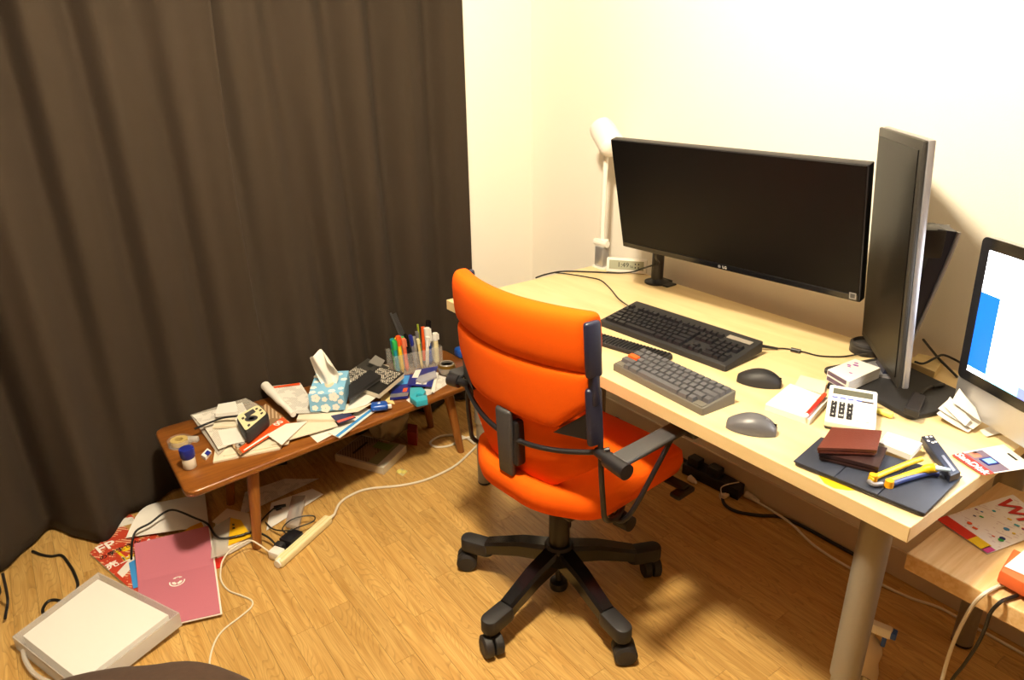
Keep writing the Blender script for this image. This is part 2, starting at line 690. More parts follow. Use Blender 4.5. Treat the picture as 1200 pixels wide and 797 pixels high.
# ------------------------------------------------------------------ curtains
def fold_x(y, z):
    k = z / 2.4
    x = -2.128
    yy = y + 0.025 * math.sin(1.3 * z + 4 * y) + 0.02 * z
    a = 2 * PI * yy / 0.205 + 0.9 * math.sin(2 * PI * y / 0.9)
    x += 0.033 * (math.sin(a) + 0.28 * math.sin(2 * a + 0.8 + 0.4 * z)) * (0.75 + 0.25 * math.sin(5 * y + 1))
    x += 0.006 * math.sin(2 * PI * y / 0.09 + 0.7 * z)
    # the hem spreads into the room left of the bench
    x += 0.15 * math.exp(-((y + 1.125) / 0.085) ** 2) * (1 - k) ** 3
    x += 0.10 * math.exp(-((y + 1.44) / 0.09) ** 2) * (1 - k) ** 2
    x += 0.12 * math.exp(-((y + 1.75) / 0.12) ** 2) * (1 - k)
    if y > 0.33:
        t = (y - 0.33) / 0.125
        x = x * (1 - t) + (-2.118) * t
    return x


def curtain(label, y0, y1, dx, edge=False):
    bm = BM()
    ny, nz = int((y1 - y0) / 0.007), 28
    rows = []
    for j in range(nz + 1):
        z = 0.012 + (2.40 - 0.012) * (j / nz) ** 1.2
        r_ = []
        for i in range(ny + 1):
            yy = y0 + (y1 - y0) * i / ny
            xx = fold_x(yy, z) + dx
            yv = yy
            if edge:
                # free edge hangs forward as one flat pleat in front of its neighbour
                t = max(0.0, 1 - (y1 - yy) / 0.16)
                xx = xx * (1 - t) + (-2.083 + 0.02 * t) * t
                yv = yy + t * (0.02 - 0.03 * math.sin(PI * min(1, z / 2.0)))
            r_.append(bm.verts.new((xx, yv, z)))
        rows.append(r_)
    for j in range(nz):
        for i in range(ny):
            bm.faces.new((rows[j][i], rows[j][i + 1], rows[j + 1][i + 1], rows[j + 1][i]))
    o = obj('curtain', bm, CURT, smooth=True, angle=180)
    md = o.modifiers.new('thickness', 'SOLIDIFY'); md.thickness = 0.003
    return tag(o, label, 'curtain')


curtain('dark brown floor-length curtain beside the white wall strip, behind the bench', -0.56, 0.455, 0.0)
curtain('dark brown floor-length curtain with its hem over the floor magazines', -2.5, -0.50, 0.004, True)

# ------------------------------------------------------------------ desk
DX0, DX1, DY0, DY1, DZ = -1.5718, 0.0, 0.0, 0.75, 0.73
desk = thing('desk', 'long birch-veneer desk with round grey metal legs', 'desk', ((DX0 + DX1) / 2, 0.375, 0))
bm = BM(); box(bm, ((DX0 + DX1) / 2, 0.375, DZ - 0.017), (DX1 - DX0, DY1 - DY0, 0.034), 0.0012, 1)
obj('tabletop', bm, BIRCH, desk)
for lx, ly in ((-0.085, 0.075), (-1.497, 0.084), (-0.062, 0.688), (-1.497, 0.665)):
    bm = BM()
    lathe(bm, [(0.03, 0.02), (0.03, 0.28), (0.0262, 0.285)][::1] + [(0.0262, 0.2855)], (lx, ly, 0))
    bm2 = BM()
    lathe(bm2, [(0.0, 0.008), (0.0255, 0.008), (0.0255, 0.26), (0.030, 0.262), (0.030, 0.69), (0.055, 0.69), (0.055, 0.696), (0, 0.696)], (lx, ly, 0))
    bm.free()
    lg = obj('leg', bm2, GREYM, desk, smooth=True)
    bm = BM(); lathe(bm, [(0, 0), (0.024, 0), (0.026, 0.004), (0.026, 0.009), (0, 0.009)], (lx, ly, 0))
    obj('foot', bm, BLACK, lg, smooth=True)

# ------------------------------------------------------------------ low table on the right
LZ = 0.552
lt = thing('low_table', 'low oak side table partly under the birch desk', 'table', (0.47, 0.39, 0))
bm = BM(); box(bm, (0.47, 0.390, LZ - 0.02), (1.06, 0.428, 0.04), 0.003, 2)
obj('tabletop', bm, OAK, lt)
for lx, ly in ((0.36, 0.24), (0.36, 0.54), (0.92, 0.24), (0.92, 0.54)):
    bm = BM(); lathe(bm, [(0, 0), (0.022, 0), (0.020, LZ - 0.04), (0, LZ - 0.04)], (lx, ly, 0))
    obj('leg', bm, BLACKM, lt, smooth=True)

# ------------------------------------------------------------------ bench under the curtain
BZ = 0.322
bench = thing('bench', 'low reddish-brown wooden bench covered in papers', 'bench', (-1.83, -0.33, 0))


def round_poly(P, r, n=6):
    out = []
    for i in range(len(P)):
        a, b, c = Vector(P[i - 1]), Vector(P[i]), Vector(P[(i + 1) % len(P)])
        p0 = b + (a - b).normalized() * r; p1 = b + (c - b).normalized() * r
        for k in range(n + 1):
            t = k / n
            out.append(tuple(p0 * (1 - t) ** 2 + b * 2 * t * (1 - t) + p1 * t * t))
    return out


bm = BM()
prism(bm, round_poly([(-1.562, -0.918), (-1.70, 0.27), (-2.07, 0.25), (-2.05, -0.915)], 0.045), BZ - 0.022, BZ, 0.006)
obj('bench_top', bm, TEAK, bench, smooth=True, angle=50)
for (fx, fy), (tx, ty) in (((-1.633, -0.735), (-1.655, -0.70)), ((-1.742, 0.13), (-1.75, 0.085)),
                           ((-1.945, -0.735), (-1.925, -0.70)), ((-2.0, 0.137), (-1.98, 0.09))):
    bm = BM(); cyl(bm, (fx, fy, 0), (tx, ty, BZ - 0.02), 0.0145, 0.021, 20)
    obj('leg', bm, TEAKL, bench, smooth=True)
for ty in (-0.70, 0.088):
    bm = BM(); box(bm, (-1.84, ty, BZ - 0.031), (0.24, 0.05, 0.02), 0.002, 1)
    obj('cross_rail', bm, TEAKL, bench)

# ------------------------------------------------------------------ office chair
CH = Vector((-0.872, -0.068, 0))
CHR = math.radians(5)
chair = thing('office_chair', 'orange upholstered swivel chair with black five-star base at the desk', 'chair', CH, CHR)
CM = frame(chair)
CXO = -0.02      # the upper part sits a little to the left of the base


def yrear(s, z):
    return -0.187 + 0.95 * s * s - (z - 0.65) * 0.07


def pillow(bm, zlo, zhi, t, p, fwd=0.0, half=0.246, ns=36, nr=28):
    """curved cushion: one rounded section per column across the chair's width"""
    rings = []
    for i in range(ns + 1):
        a = PI * i / ns
        s = -half * math.cos(a)
        e = 1 - abs(s) / half
        k = min(1.0, math.sqrt(max(0.0, 1 - max(0, 1 - e / 0.09) ** 2)) + 0.02)
        lo_, hi_ = zlo(s), zhi(s)
        zc, hh = (lo_ + hi_) / 2, (hi_ - lo_) / 2
        hh *= (0.86 + 0.14 * k)
        ring = []
        for j in range(nr):
            b = 2 * PI * j / nr
            c, q = math.cos(b), math.sin(b)
            zz = zc + hh * math.copysign(abs(q) ** p, q)
            yy = yrear(s, zz) + fwd + t / 2 + t / 2 * k * math.copysign(abs(c) ** p, c)
            ring.append(bm.verts.new((s + CXO, yy, zz)))
        rings.append(ring)
    for i in range(ns):
        for j in range(nr):
            q = (j + 1) % nr
            bm.faces.new((rings[i][j], rings[i][q], rings[i + 1][q], rings[i + 1][j]))
    bm.faces.new(rings[0][::-1]); bm.faces.new(rings[-1])
    return bm


def cham(s, z0, z1, s0):
    s = abs(s)
    return z0 if s < s0 else z0 + (z1 - z0) * (s - s0) / (0.246 - s0)


bk = obj('backrest', pillow(BM(), lambda s: cham(s, 0.675, 0.765, 0.155), lambda s: 0.842, 0.055, 0.42), ORANGE, chair, CM, True, 60)
hr = obj('headroll', pillow(BM(), lambda s: 0.838, lambda s: 0.985, 0.072, 0.62, fwd=-0.004), ORANGE, chair, CM, True, 60)
lp = obj('lower_back_panel', pillow(BM(), lambda s: cham(s, 0.482, 0.585, 0.12), lambda s: 0.70, 0.042, 0.4, fwd=0.028, half=0.236), ORANGE, chair, CM, True, 60)

# seat
bm = BM()
poly = round_poly([(0.232, 0.305), (-0.232, 0.305), (-0.245, -0.085), (-0.11, -0.185), (0.11, -0.185), (0.238, -0.085)], 0.05, 6)
layers = [(0.86, 0.378), (0.97, 0.390), (1.0, 0.420), (0.985, 0.448), (0.93, 0.462), (0.5, 0.468)]
rings = []
for k, zz in layers:
    rings.append([bm.verts.new((x * k + CXO, 0.06 + (y - 0.06) * k, zz + (0.028 * max(0, (-y - 0.02) / 0.16) ** 2 if k > 0.6 else 0) + (0.018 * (x / 0.24) ** 2))) for x, y in poly])
for i in range(len(rings) - 1):
    for j in range(len(poly)):
        q = (j + 1) % len(poly)
        bm.faces.new((rings[i][j], rings[i][q], rings[i + 1][q], rings[i + 1][j]))
bm.faces.new(rings[0][::-1]); bm.faces.new(rings[-1])
obj('seat', bm, ORANGE, chair, CM, True, 60)
bm = BM(); box(bm, (CXO, 0.08, 0.374), (0.30, 0.34, 0.016), 0.006)
obj('seat_pan', bm, BLACK, chair, CM)
bm = BM(); box(bm, (0, 0.05, 0.350), (0.12, 0.20, 0.04), 0.012)
obj('tilt_mechanism', bm, BLACK, chair, CM)
for sx in (1, -1):
    bm = BM(); cyl(bm, (sx * 0.07, 0.03, 0.355), (sx * 0.21, 0.03, 0.355), 0.008, seg=12); cyl(bm, (sx * 0.19, 0.03, 0.362), (sx * 0.235, 0.03, 0.362), 0.024, 0.021, 18)
    obj('tension_knob', bm, BLACK, chair, CM, True)
bm = BM(); box(bm, (0.20, 0.245, 0.385), (0.10, 0.035, 0.012), 0.005); box(bm, (0.245, 0.235, 0.375), (0.035, 0.075, 0.016), 0.006)
obj('height_lever', bm, BLACK, chair, CM)

# centre bracket behind the back, and the wire rod round it
bm = BM()
box(bm, (0, 0, 0), (0.056, 0.020, 0.195), 0.009, 3, M=T(CXO + 0.0, yrear(0, 0.58) + 0.004, 0.585) @ Matrix.Rotation(0.05, 4, 'X'))
br = obj('back_bracket', bm, DGREY, chair, CM, True, 40)
bm = BM(); box(bm, (CXO + 0.034, yrear(0, 0.6) + 0.020, 0.59), (0.022, 0.03, 0.13), 0.006)
obj('bracket_slider', bm, BLACK, br, CM)
bm = BM()
pts = []
for i in range(-10, 11):
    s = i / 10 * 0.275
    pts.append((s + CXO, yrear(s, 0.62) + 0.012 + (0.01 if abs(s) > 0.25 else 0), 0.600 + 0.045 * (s / 0.275) ** 2))
tube(bm, pts, 0.007, 10, 3)
obj('back_rod', bm, BLACK, chair, CM, True)
for sx in (1, -1):
    xe = sx * (0.250 if sx > 0 else 0.236) + CXO

    def plate(zc, h, w_, d_, off, name, m_):
        bm = BM()
        y0 = yrear(0.25, zc) + off + (0.0 if sx > 0 else 0.03)
        box(bm, (0, 0, 0), (d_, w_, h), min(w_, d_) * 0.45, 3, M=T(xe + sx * 0.002, y0 - (0.012 if sx > 0 else 0), zc) @ RZ(-sx * 0.35) @ Matrix.Rotation(0.07, 4, 'X'))
        return obj(name, bm, m_, chair, CM, True, 45)
    plate(0.905, 0.135, 0.040, 0.018, 0.022, 'side_plate', NAVY)
    plate(0.815, 0.105, 0.026, 0.022, 0.024, 'pivot_plate', NAVY)
    plate(0.735, 0.150, 0.040, 0.018, 0.022, 'side_plate', NAVY)
    bm = BM()
    bm_v = [(sx * 0.155 + CXO, yrear(0.155, 0.68) + 0.006, 0.668), (sx * 0.245 + CXO, yrear(0.245, 0.68) + 0.010, 0.668), (sx * 0.245 + CXO, yrear(0.245, 0.74) + 0.010, 0.748)]
    a = [bm.verts.new(v) for v in bm_v]; b = [bm.verts.new((v[0], v[1] + 0.02, v[2])) for v in bm_v]
    bm.faces.new(a); bm.faces.new(b[::-1])
    for i in range(3):
        bm.faces.new((a[i], b[i], b[(i + 1) % 3], a[(i + 1) % 3]))
    obj('gusset', bm, BLACK, chair, CM)
    # upright and arm rods
    ex = sx * (0.268 if sx > 0 else 0.246) + CXO
    ey = yrear(0.262, 0.65) + 0.012
    bm = BM()
    tube(bm, [(ex - sx * 0.012, ey + 0.004, 0.70), (ex, ey - 0.002, 0.60), (ex + sx * 0.004, ey + 0.006, 0.50), (ex + sx * 0.002, ey + 0.02, 0.445), (ex - sx * 0.02, ey + 0.09, 0.405), (ex - sx * 0.06, ey + 0.16, 0.385)], 0.0068, 10, 5)
    obj('arm_upright', bm, BLACK, chair, CM, True)
    bm = BM()
    ax = sx * (0.315 if sx > 0 else 0.285) + CXO
    tube(bm, [(ax - sx * 0.008, 0.125, 0.640), (ax - sx * 0.02, 0.085, 0.56), (ax - sx * 0.055, 0.01, 0.40), (ax - sx * 0.10, -0.005, 0.378)], 0.0068, 10, 5)
    obj('arm_strut', bm, BLACK, chair, CM, True)
    bm = BM(); cyl(bm, (ex - sx * 0.015, ey - 0.002, 0.640), (ex + sx * 0.035, ey - 0.012, 0.640), 0.012, seg=16); cyl(bm, (ex + sx * 0.026, ey - 0.010, 0.640), (ex + sx * (0.092 if sx > 0 else 0.060), ey - 0.02, 0.640), 0.0195, 0.0195, 20)
    obj('arm_pivot', bm, BLACK, chair, CM, True, 40)
    bm = BM()
    box(bm, (0, 0, 0), (0.052, 0.255, 0.014), 0.006, 3, M=T(ax + sx * 0.012, 0.005, 0.652))
    ap = obj('armrest', bm, DGREY, chair, CM, True, 40)
    bm = BM(); box(bm, (ax + sx * 0.012, 0.150, 0.640), (0.085, 0.075, 0.028), 0.012, 3)
    obj('arm_front_pad', bm, BLACK, chair, CM, True, 40)

# gas lift and star base
bm = BM(); lathe(bm, [(0, 0.022), (0.026, 0.022), (0.028, 0.03), (0.026, 0.045), (0.010, 0.05), (0.010, 0.12), (0.026, 0.12), (0.030, 0.18), (0.030, 0.28), (0.024, 0.29), (0.024, 0.36), (0, 0.36)])
gl = obj('gas_lift', bm, BLACK, chair, CM, True)
bm = BM(); lathe(bm, [(0, 0.112), (0.040, 0.112), (0.046, 0.124), (0.046, 0.172), (0.038, 0.186), (0.0, 0.186)])
hub = obj('hub', bm, BLACK, chair, CM, True)
for i in range(5):
    a = math.radians(210.6 + 72 * i) - CHR
    RM = CM @ RZ(a)
    bm = BM()
    st = [(0.03, 0.152, 0.058, 0.027), (0.12, 0.138, 0.052, 0.025), (0.22, 0.108, 0.046, 0.021), (0.235, 0.103, 0.045, 0.021)]
    rings = []
    for x, zc, wd, hh in st:
        rings.append([bm.verts.new((x, s1 * wd / 2, zc + s2 * hh)) for s1, s2 in ((-1, -0.9), (1, -0.9), (1.0, 0.55), (0.72, 1), (-0.72, 1), (-1.0, 0.55))])
    for r0_, r1_ in zip(rings, rings[1:]):
        for j in range(6):
            q = (j + 1) % 6
            bm.faces.new((r0_[j], r0_[q], r1_[q], r1_[j]))
    bm.faces.new(rings[0][::-1]); bm.faces.new(rings[-1])
    leg = obj('star_leg', bm, BLACKG, chair, RM, True, 30)
    bm = BM()
    prof = rounded(0.108, 0.050, 0.024, 6, 0.268, 0)
    prism(bm, prof, 0.072, 0.118, 0.007)
    obj('leg_cap', bm, BLACKM, leg, RM @ T(0, 0, 0.0), True, 40)
    # twin wheel caster, trailing at its own angle
    CMx = RM @ T(0.298, 0, 0) @ RZ((-0.5, 0.25, 0.2, 0.6, -0.3)[i] + 0.9)
    bm = BM()
    for sgn in (-1, 1):
        for y0, y1, r0, r1 in ((0.0025, 0.005, 0.029, 0.0315), (0.005, 0.024, 0.0315, 0.0315), (0.024, 0.029, 0.0315, 0.023)):
            cyl(bm, (0.008, sgn * y0, 0.0315), (0.008, sgn * y1, 0.0315), r0, r1, 28)
    ca = obj('caster', bm, BLACKM, chair, CMx, True, 30)
    bm = BM(); cyl(bm, (0, 0, 0.045), (0, 0, 0.078), 0.0095, 0.0095, 14); box(bm, (0.004, 0, 0.045), (0.03, 0.0055, 0.03), 0.002, 1)
    obj('caster_stem', bm, BLACK, ca, CMx)


# ------------------------------------------------------------------ displays
def tilt_frame(bc, yaw, tilt, roll):
    """x right, y backwards, z up along the screen; origin bottom centre of the front face"""
    return T(*bc) @ RZ(yaw) @ Matrix.Rotation(-tilt, 4, 'X') @ Matrix.Rotation(-roll, 4, 'Y')


# ultrawide on an arm
mon = thing('ultrawide_monitor', 'wide black monitor switched off, held by an arm over the desk', 'monitor', (-1.262, 0.705, DZ))
MM = tilt_frame((-0.838, 0.5296, 0.904), 0.082, -0.23, 0.0)
bm = BM(); box(bm, (0, 0.014, 0.1825), (0.795, 0.028, 0.365), 0.004, 2)
body = obj('housing', bm, BLACK, mon, MM, True, 40)
bm = BM(); box(bm, (0, -0.0008, 0.192), (0.787, 0.002, 0.340), 0.0005, 1)
obj('screen_panel', bm, SCREEN, body, MM)
bm = BM(); box(bm, (0, -0.0016, 0.0125), (0.787, 0.003, 0.017), 0.001, 1)
obj('lower_bezel', bm, BLACKG, body, MM)
text('logo_print', 'LG', 0.012, WINK, body, MM @ T(0.0, -0.0034, 0.0125) @ Matrix.Rotation(PI / 2, 4, 'X'))
bm = BM(); cyl(bm, (-0.018, -0.0034, 0.0125), (-0.018, -0.003, 0.0125), 0.005, seg=20)
obj('logo_disc', bm, SILVER, body, MM)
bm = BM(); box(bm, (0.380, -0.0036, 0.018), (0.018, 0.0008, 0.018))
st_ = obj('sticker', bm, SILVER, body, MM)
bm = BM(); box(bm, (0.380, -0.0042, 0.018), (0.012, 0.0006, 0.012))
obj('sticker_print', bm, DGREY, body, MM)
bm = BM(); lathe(bm, [(0, 0), (0.044, 0), (0.044, 0.006), (0.030, 0.009), (0.0215, 0.016), (0.0215, 0.36), (0, 0.36)], (-1.262, 0.705, DZ))
pole = obj('pole', bm, BLACK, mon, None, True, 40)
bm = BM(); box(bm, (-1.225, 0.712, DZ + 0.003), (0.06, 0.05, 0.006), 0.002, 1); box(bm, (-1.262, 0.7535, DZ - 0.02), (0.06, 0.008, 0.052), 0.002, 1); box(bm, (-1.262, 0.725, DZ - 0.0365), (0.05, 0.06, 0.006), 0.002, 1)
obj('desk_clamp', bm, BLACK, mon)
bm = BM()
back = MM @ Vector((0, 0.032, 0.19))
tube(bm, [(-1.262, 0.705, 1.06), (-1.15, 0.72, 1.065), (-1.04, 0.70, 1.07)], 0.018, 12, 4)
tube(bm, [(-1.04, 0.70, 1.07), (-0.94, 0.66, 1.075), back + Vector((0, 0.03, 0))], 0.016, 12, 4)
cyl(bm, (-1.04, 0.70, 1.03), (-1.04, 0.70, 1.10), 0.022)
obj('arm', bm, BLACK, mon, None, True, 40)
bm = BM(); box(bm, (0, 0.034, 0.19), (0.11, 0.016, 0.11), 0.003, 1)
obj('mount_plate', bm, BLACK, mon, MM)

# portrait monitor on its own stand
VC = Vector((-0.369, 0.559, 0.773))
vm = thing('portrait_monitor', 'tall monitor turned upright on a square black foot, silver edges', 'monitor', (-0.30, 0.55, DZ), -0.852)
VM = tilt_frame(VC, -0.852, -0.082, 0.017)
bm = BM(); box(bm, (0, 0.005, 0.278), (0.36, 0.010, 0.556), 0.003, 2)
vb = obj('bezel', bm, mat('bezel_charcoal', '2C2A27', 0.5, spec=0.3), vm, VM, True, 40)
bm = BM(); box(bm, (0, 0.001, 0.278), (0.322, 0.0025, 0.516), 0.0005, 1)
bmesh.ops.translate(bm, vec=(0, -0.0020, 0), verts=bm.verts[:])
obj('screen_panel', bm, SCREEN, vb, VM)
bm = BM(); box(bm, (0, 0.0175, 0.278), (0.362, 0.015, 0.558), 0.004, 2)
obj('back_shell', bm, SILVER, vm, VM, True, 40)
bm = BM(); box(bm, (0, 0.032, 0.278), (0.24, 0.016, 0.40), 0.006, 2)
obj('rear_bulge', bm, BLACK, vm, VM, True, 40)
# stand: foot plate, disc, curved column
FM = T(-0.295, 0.525, DZ) @ RZ(-0.30)
bm = BM(); prism(bm, rounded(0.285, 0.215, 0.022), 0.0005, 0.014, 0.004)
obj('foot_plate', bm, BLACKM, vm, FM, True, 40)
BD = -0.852
bdir = Vector((math.sin(0.852), math.cos(0.852), 0))       # behind the screen
sc_ = VC + bdir * 0.012
bm = BM(); lathe(bm, [(0, 0.012), (0.053, 0.012), (0.051, 0.019), (0.0, 0.021)], (sc_.x + bdir.x * 0.015, sc_.y + bdir.y * 0.015, DZ))
obj('swivel_disc', bm, SILVER, vm, None, True, 40)
SM = T(sc_.x, sc_.y, DZ) @ RZ(-0.852)
bm = BM()
prof = [(0.022, 0.016), (0.030, 0.05), (0.046, 0.13), (0.068, 0.24), (0.086, 0.34), (0.092, 0.385), (0.050, 0.39), (0.044, 0.34), (0.036, 0.24), (0.018, 0.13), (0.005, 0.05), (-0.006, 0.016)]
a = [bm.verts.new((-0.036, y, z)) for y, z in prof]; b = [bm.verts.new((0.036, y, z)) for y, z in prof]
for i in range(5):
    for L_ in (a, b):
        bm.faces.new((L_[i], L_[i + 1], L_[10 - i], L_[11 - i]))
for i in range(12):
    j = (i + 1) % 12
    bm.faces.new((a[i], a[j], b[j], b[i]))
col_ = obj('stand_column', bm, NAVY, vm, SM, True, 30)
for sx in (-0.037, 0.037):
    bm = BM(); tube(bm, [(sx, y + 0.002, z) for y, z in prof[:6]], 0.005, 8, 4)
    obj('column_trim', bm, SILVER, col_, SM, True)
bm = BM(); box(bm, (0, 0.046, 0.355), (0.08, 0.05, 0.07), 0.008)
obj('stand_head', bm, BLACK, vm, SM, True, 40)

# all-in-one computer, screen on
im = thing('all_in_one_computer', 'silver all-in-one computer with glowing white and blue screen', 'computer', (-0.05, 0.71, DZ))
IM = tilt_frame((0.079, 0.361, 0.829), -0.474, -0.061, 0.0)
bm = BM(); prism(bm, rounded(0.528, 0.392, 0.014, 5, 0, 0.123), 0.0, 0.012, 0.002)
IMR = IM @ Matrix.Rotation(PI / 2, 4, 'X')
obj('housing', bm, ALU, im, IMR @ T(0, 0, -0.014), True, 40)
bm = BM(); prism(bm, rounded(0.527, 0.318, 0.012, 5, 0, 0.159), 0.0, 0.0022)
gb = obj('glass_border', bm, BLACKG, im, IMR @ T(0, 0, -0.0018))
EM_W = mat('screen_white', 'F4F8FF', 0.3, emit=9.0)
EM_B = mat('screen_blue', '0858C8', 0.3, emit=2.0)
EM_L = mat('screen_pale', '8FD4F0', 0.3, emit=2.2)
EM_P = mat('screen_violet', '6A78E0', 0.3, emit=2.0)


def scr(x0, x1, z0, z1, m_, nm, d=0.0008):
    bm = BM(); box(bm, ((x0 + x1) / 2, (z0 + z1) / 2, 0), (x1 - x0, z1 - z0, 0.0006))
    return obj(nm, bm, m_, gb, IMR @ T(0, 0, d))


scr(-0.240, 0.240, 0.0245, 0.294, EM_W, 'screen_image')
scr(-0.240, -0.190, 0.036, 0.205, EM_B, 'screen_sidebar', 0.0014)
scr(-0.190, 0.240, 0.0245, 0.048, EM_L, 'screen_dock', 0.0014)
scr(-0.105, -0.06, 0.0245, 0.046, EM_P, 'screen_icon', 0.0018)
bm = BM(); box(bm, (0, 0.045, 0.14), (0.12, 0.06, 0.12), 0.01)
obj('arm_mount', bm, BLACK, im, IM)
bm = BM()
bk_ = IM @ Vector((0, 0.07, 0.14))
lathe(bm, [(0, 0), (0.04, 0), (0.04, 0.008), (0.02, 0.012), (0.02, 0.27), (0, 0.27)], (-0.05, 0.71, DZ))
obj('arm_pole', bm, BLACK, im, None, True, 40)
bm = BM(); tube(bm, [(-0.05, 0.71, 0.98), (0.06, 0.63, 0.98), bk_], 0.018, 12, 5)
obj('arm', bm, BLACK, im, None, True)

# ------------------------------------------------------------------ desk lamp
lb = Vector((-1.535, 0.685, DZ))
lamp = thing('desk_lamp', 'slim white desk lamp with a short drum head in the desk corner', 'lamp', lb)
bm = BM(); prism(bm, rounded(0.066, 0.05, 0.012, 4, lb.x, lb.y), DZ, DZ + 0.006)
obj('base_plate', bm, WHITE, lamp)
bm = BM(); box(bm, (lb.x, lb.y, DZ + 0.045), (0.046, 0.036, 0.078), 0.004)
obj('clamp_block', bm, ALU, lamp, None, True, 40)
bm = BM(); cyl(bm, (lb.x - 0.034, lb.y - 0.005, DZ + 0.098), (lb.x + 0.034, lb.y - 0.005, DZ + 0.098), 0.013); box(bm, (lb.x, lb.y, DZ + 0.098), (0.05, 0.03, 0.03), 0.006)
obj('hinge', bm, WHITE, lamp, None, True, 40)
HC = Vector((-1.530, 0.680, 1.228))
ax_ = Vector((0.82, -0.20, -0.54)).normalized()
bm = BM(); tube(bm, [(lb.x, lb.y, DZ + 0.10), (lb.x + 0.0, lb.y, 0.95), (lb.x + 0.004, lb.y, 1.175)], 0.0095, 10, 4)
obj('stem', bm, WHITE, lamp, None, True)
bm = BM(); cyl(bm, (lb.x + 0.004, lb.y, 1.16), (lb.x + 0.006, lb.y, 1.215), 0.013); cyl(bm, (lb.x - 0.02, lb.y - 0.02, 1.205), (lb.x + 0.03, lb.y + 0.02, 1.205), 0.010)
obj('head_joint', bm, CREAM, lamp, None, True, 40)
bm = BM()
lathe(bm, [(0.0, -0.062), (0.030, -0.060), (0.043, -0.050), (0.046, -0.035), (0.048, 0.055), (0.046, 0.058), (0.0, 0.058)], seg=32)
qrot = Vector((0, 0, 1)).rotation_difference(ax_).to_matrix().to_4x4()
hd = obj('lamp_head', bm, WHITE, lamp, T(*HC) @ qrot, True, 40)
bm = BM(); lathe(bm, [(0.046, 0.057), (0.044, 0.066), (0.036, 0.075), (0.022, 0.081), (0.0, 0.083)], seg=32)
obj('diffuser', bm, mat('diffuser_white', 'F2EFEA', 0.25), hd, T(*HC) @ qrot, True)

# ------------------------------------------------------------------ digital clock
KM, KL = pxframe((710, 319), (757, 322.5), DZ)
clock = thing('digital_clock', 'small white digital clock showing 1:49 beside the lamp', 'clock', KM.translation, KM.to_euler().z)
KT = frame(clock) @ T(0, 0, 0.003) @ Matrix.Rotation(-0.12, 4, 'X')
bm = BM(); box(bm, (0, 0.012, 0.027), (KL, 0.022, 0.054), 0.003)
ck = obj('clock_body', bm, WHITE, clock, KT, True, 40)
bm = BM(); box(bm, (0, 0.0005, 0.029), (KL * 0.86, 0.001, 0.034))
obj('clock_display', bm, LCD, clock, KT)
KX = KT @ T(0, -0.0003, 0.029) @ Matrix.Rotation(PI / 2, 4, 'X')
text('clock_digits', '1:49', 0.026, INK, clock, KX @ T(-0.012, 0, 0))
text('clock_seconds', '56', 0.013, INK, clock, KX @ T(0.020, -0.005, 0))
bm = BM()
for sx_, sy_ in ((0.034, 0.006), (0.046, 0.006), (0.034, -0.007), (0.046, -0.007)):
    box(bm, (sx_, sy_, 0), (0.004, 0.006, 0.0004))
obj('display_marks', bm, INK, clock, KX)

# ------------------------------------------------------------------ keyboards
KEYMESH = {}


def key_obj(parent, M, w_, d_, h_, material, name='key'):
    k = (round(w_, 4), round(d_, 4), round(h_, 4), material.name)
    if k not in KEYMESH:
        bm = BM()
        a = [bm.verts.new((sx * w_ / 2, sy * d_ / 2, 0)) for sx, sy in ((-1, -1), (1, -1), (1, 1), (-1, 1))]
        tx, ty = w_ / 2 - 0.0022, d_ / 2 - 0.0026
        b = [bm.verts.new((sx * tx, sy * ty + 0.0008, h_)) for sx, sy in ((-1, -1), (1, -1), (1, 1), (-1, 1))]
        bm.faces.new(b)
        for i in range(4):
            bm.faces.new((a[i], a[(i + 1) % 4], b[(i + 1) % 4], b[i]))
        me = bpy.data.meshes.new('key'); bm.to_mesh(me); bm.free()
        me.materials.append(material)
        KEYMESH[k] = me
    o = bpy.data.objects.new(name, KEYMESH[k])
    COL.objects.link(o)
    o.parent = parent
    W = world_of(parent)
    o.matrix_basis = W.inverted() @ M
    return o


def wedge(bm, w_, d_, h0, h1, r=0.0, z0=0.0):
    """case: rounded plan, top rising from h0 (front, y=0) to h1 (back, y=d)"""
    pl = rounded(w_, d_, max(r, 0.002), 4, w_ / 2, d_ / 2)
    a = [bm.verts.new((x, y, z0 * y / d_)) for x, y in pl]
    b = [bm.verts.new((x, y, h0 + (h1 - h0) * y / d_)) for x, y in pl]
    fs = [bm.faces.new(a[::-1]), bm.faces.new(b)]
    n = len(pl)
    for i in range(n):
        fs.append(bm.faces.new((a[i], a[(i + 1) % n], b[(i + 1) % n], b[i])))
    bmesh.ops.recalc_face_normals(bm, faces=fs)
    bmesh.ops.bevel(bm, geom=list(fs[1].edges), offset=0.002, segments=2, profile=0.5, affect='EDGES')
    return bm


U = 0.01905
# full-size black keyboard, rear feet folded out
fl_, fr_ = px(702, 380, DZ + 0.004), px(851, 435, DZ + 0.004)
KA = math.atan2(fr_.y - fl_.y, fr_.x - fl_.x)
KW = 0.457
kb = thing('full_size_keyboard', 'black full-size keyboard with number pad in front of the wide monitor', 'keyboard', (fl_.x, fl_.y, DZ), KA)
KF = frame(kb)
bm = BM(); wedge(bm, KW, 0.169, 0.017, 0.042, 0.006, 0.012)
obj('case', bm, BLACKM, kb, KF, True, 40)
for fx in (0.05, 0.40):
    bm = BM(); box(bm, (fx, 0.150, 0.007), (0.03, 0.008, 0.014))
    obj('rear_foot', bm, BLACK, kb, KF)
SL = math.atan2(0.025, 0.169)
KT1 = KF @ T(0, 0, 0.017) @ Matrix.Rotation(SL, 4, 'X')


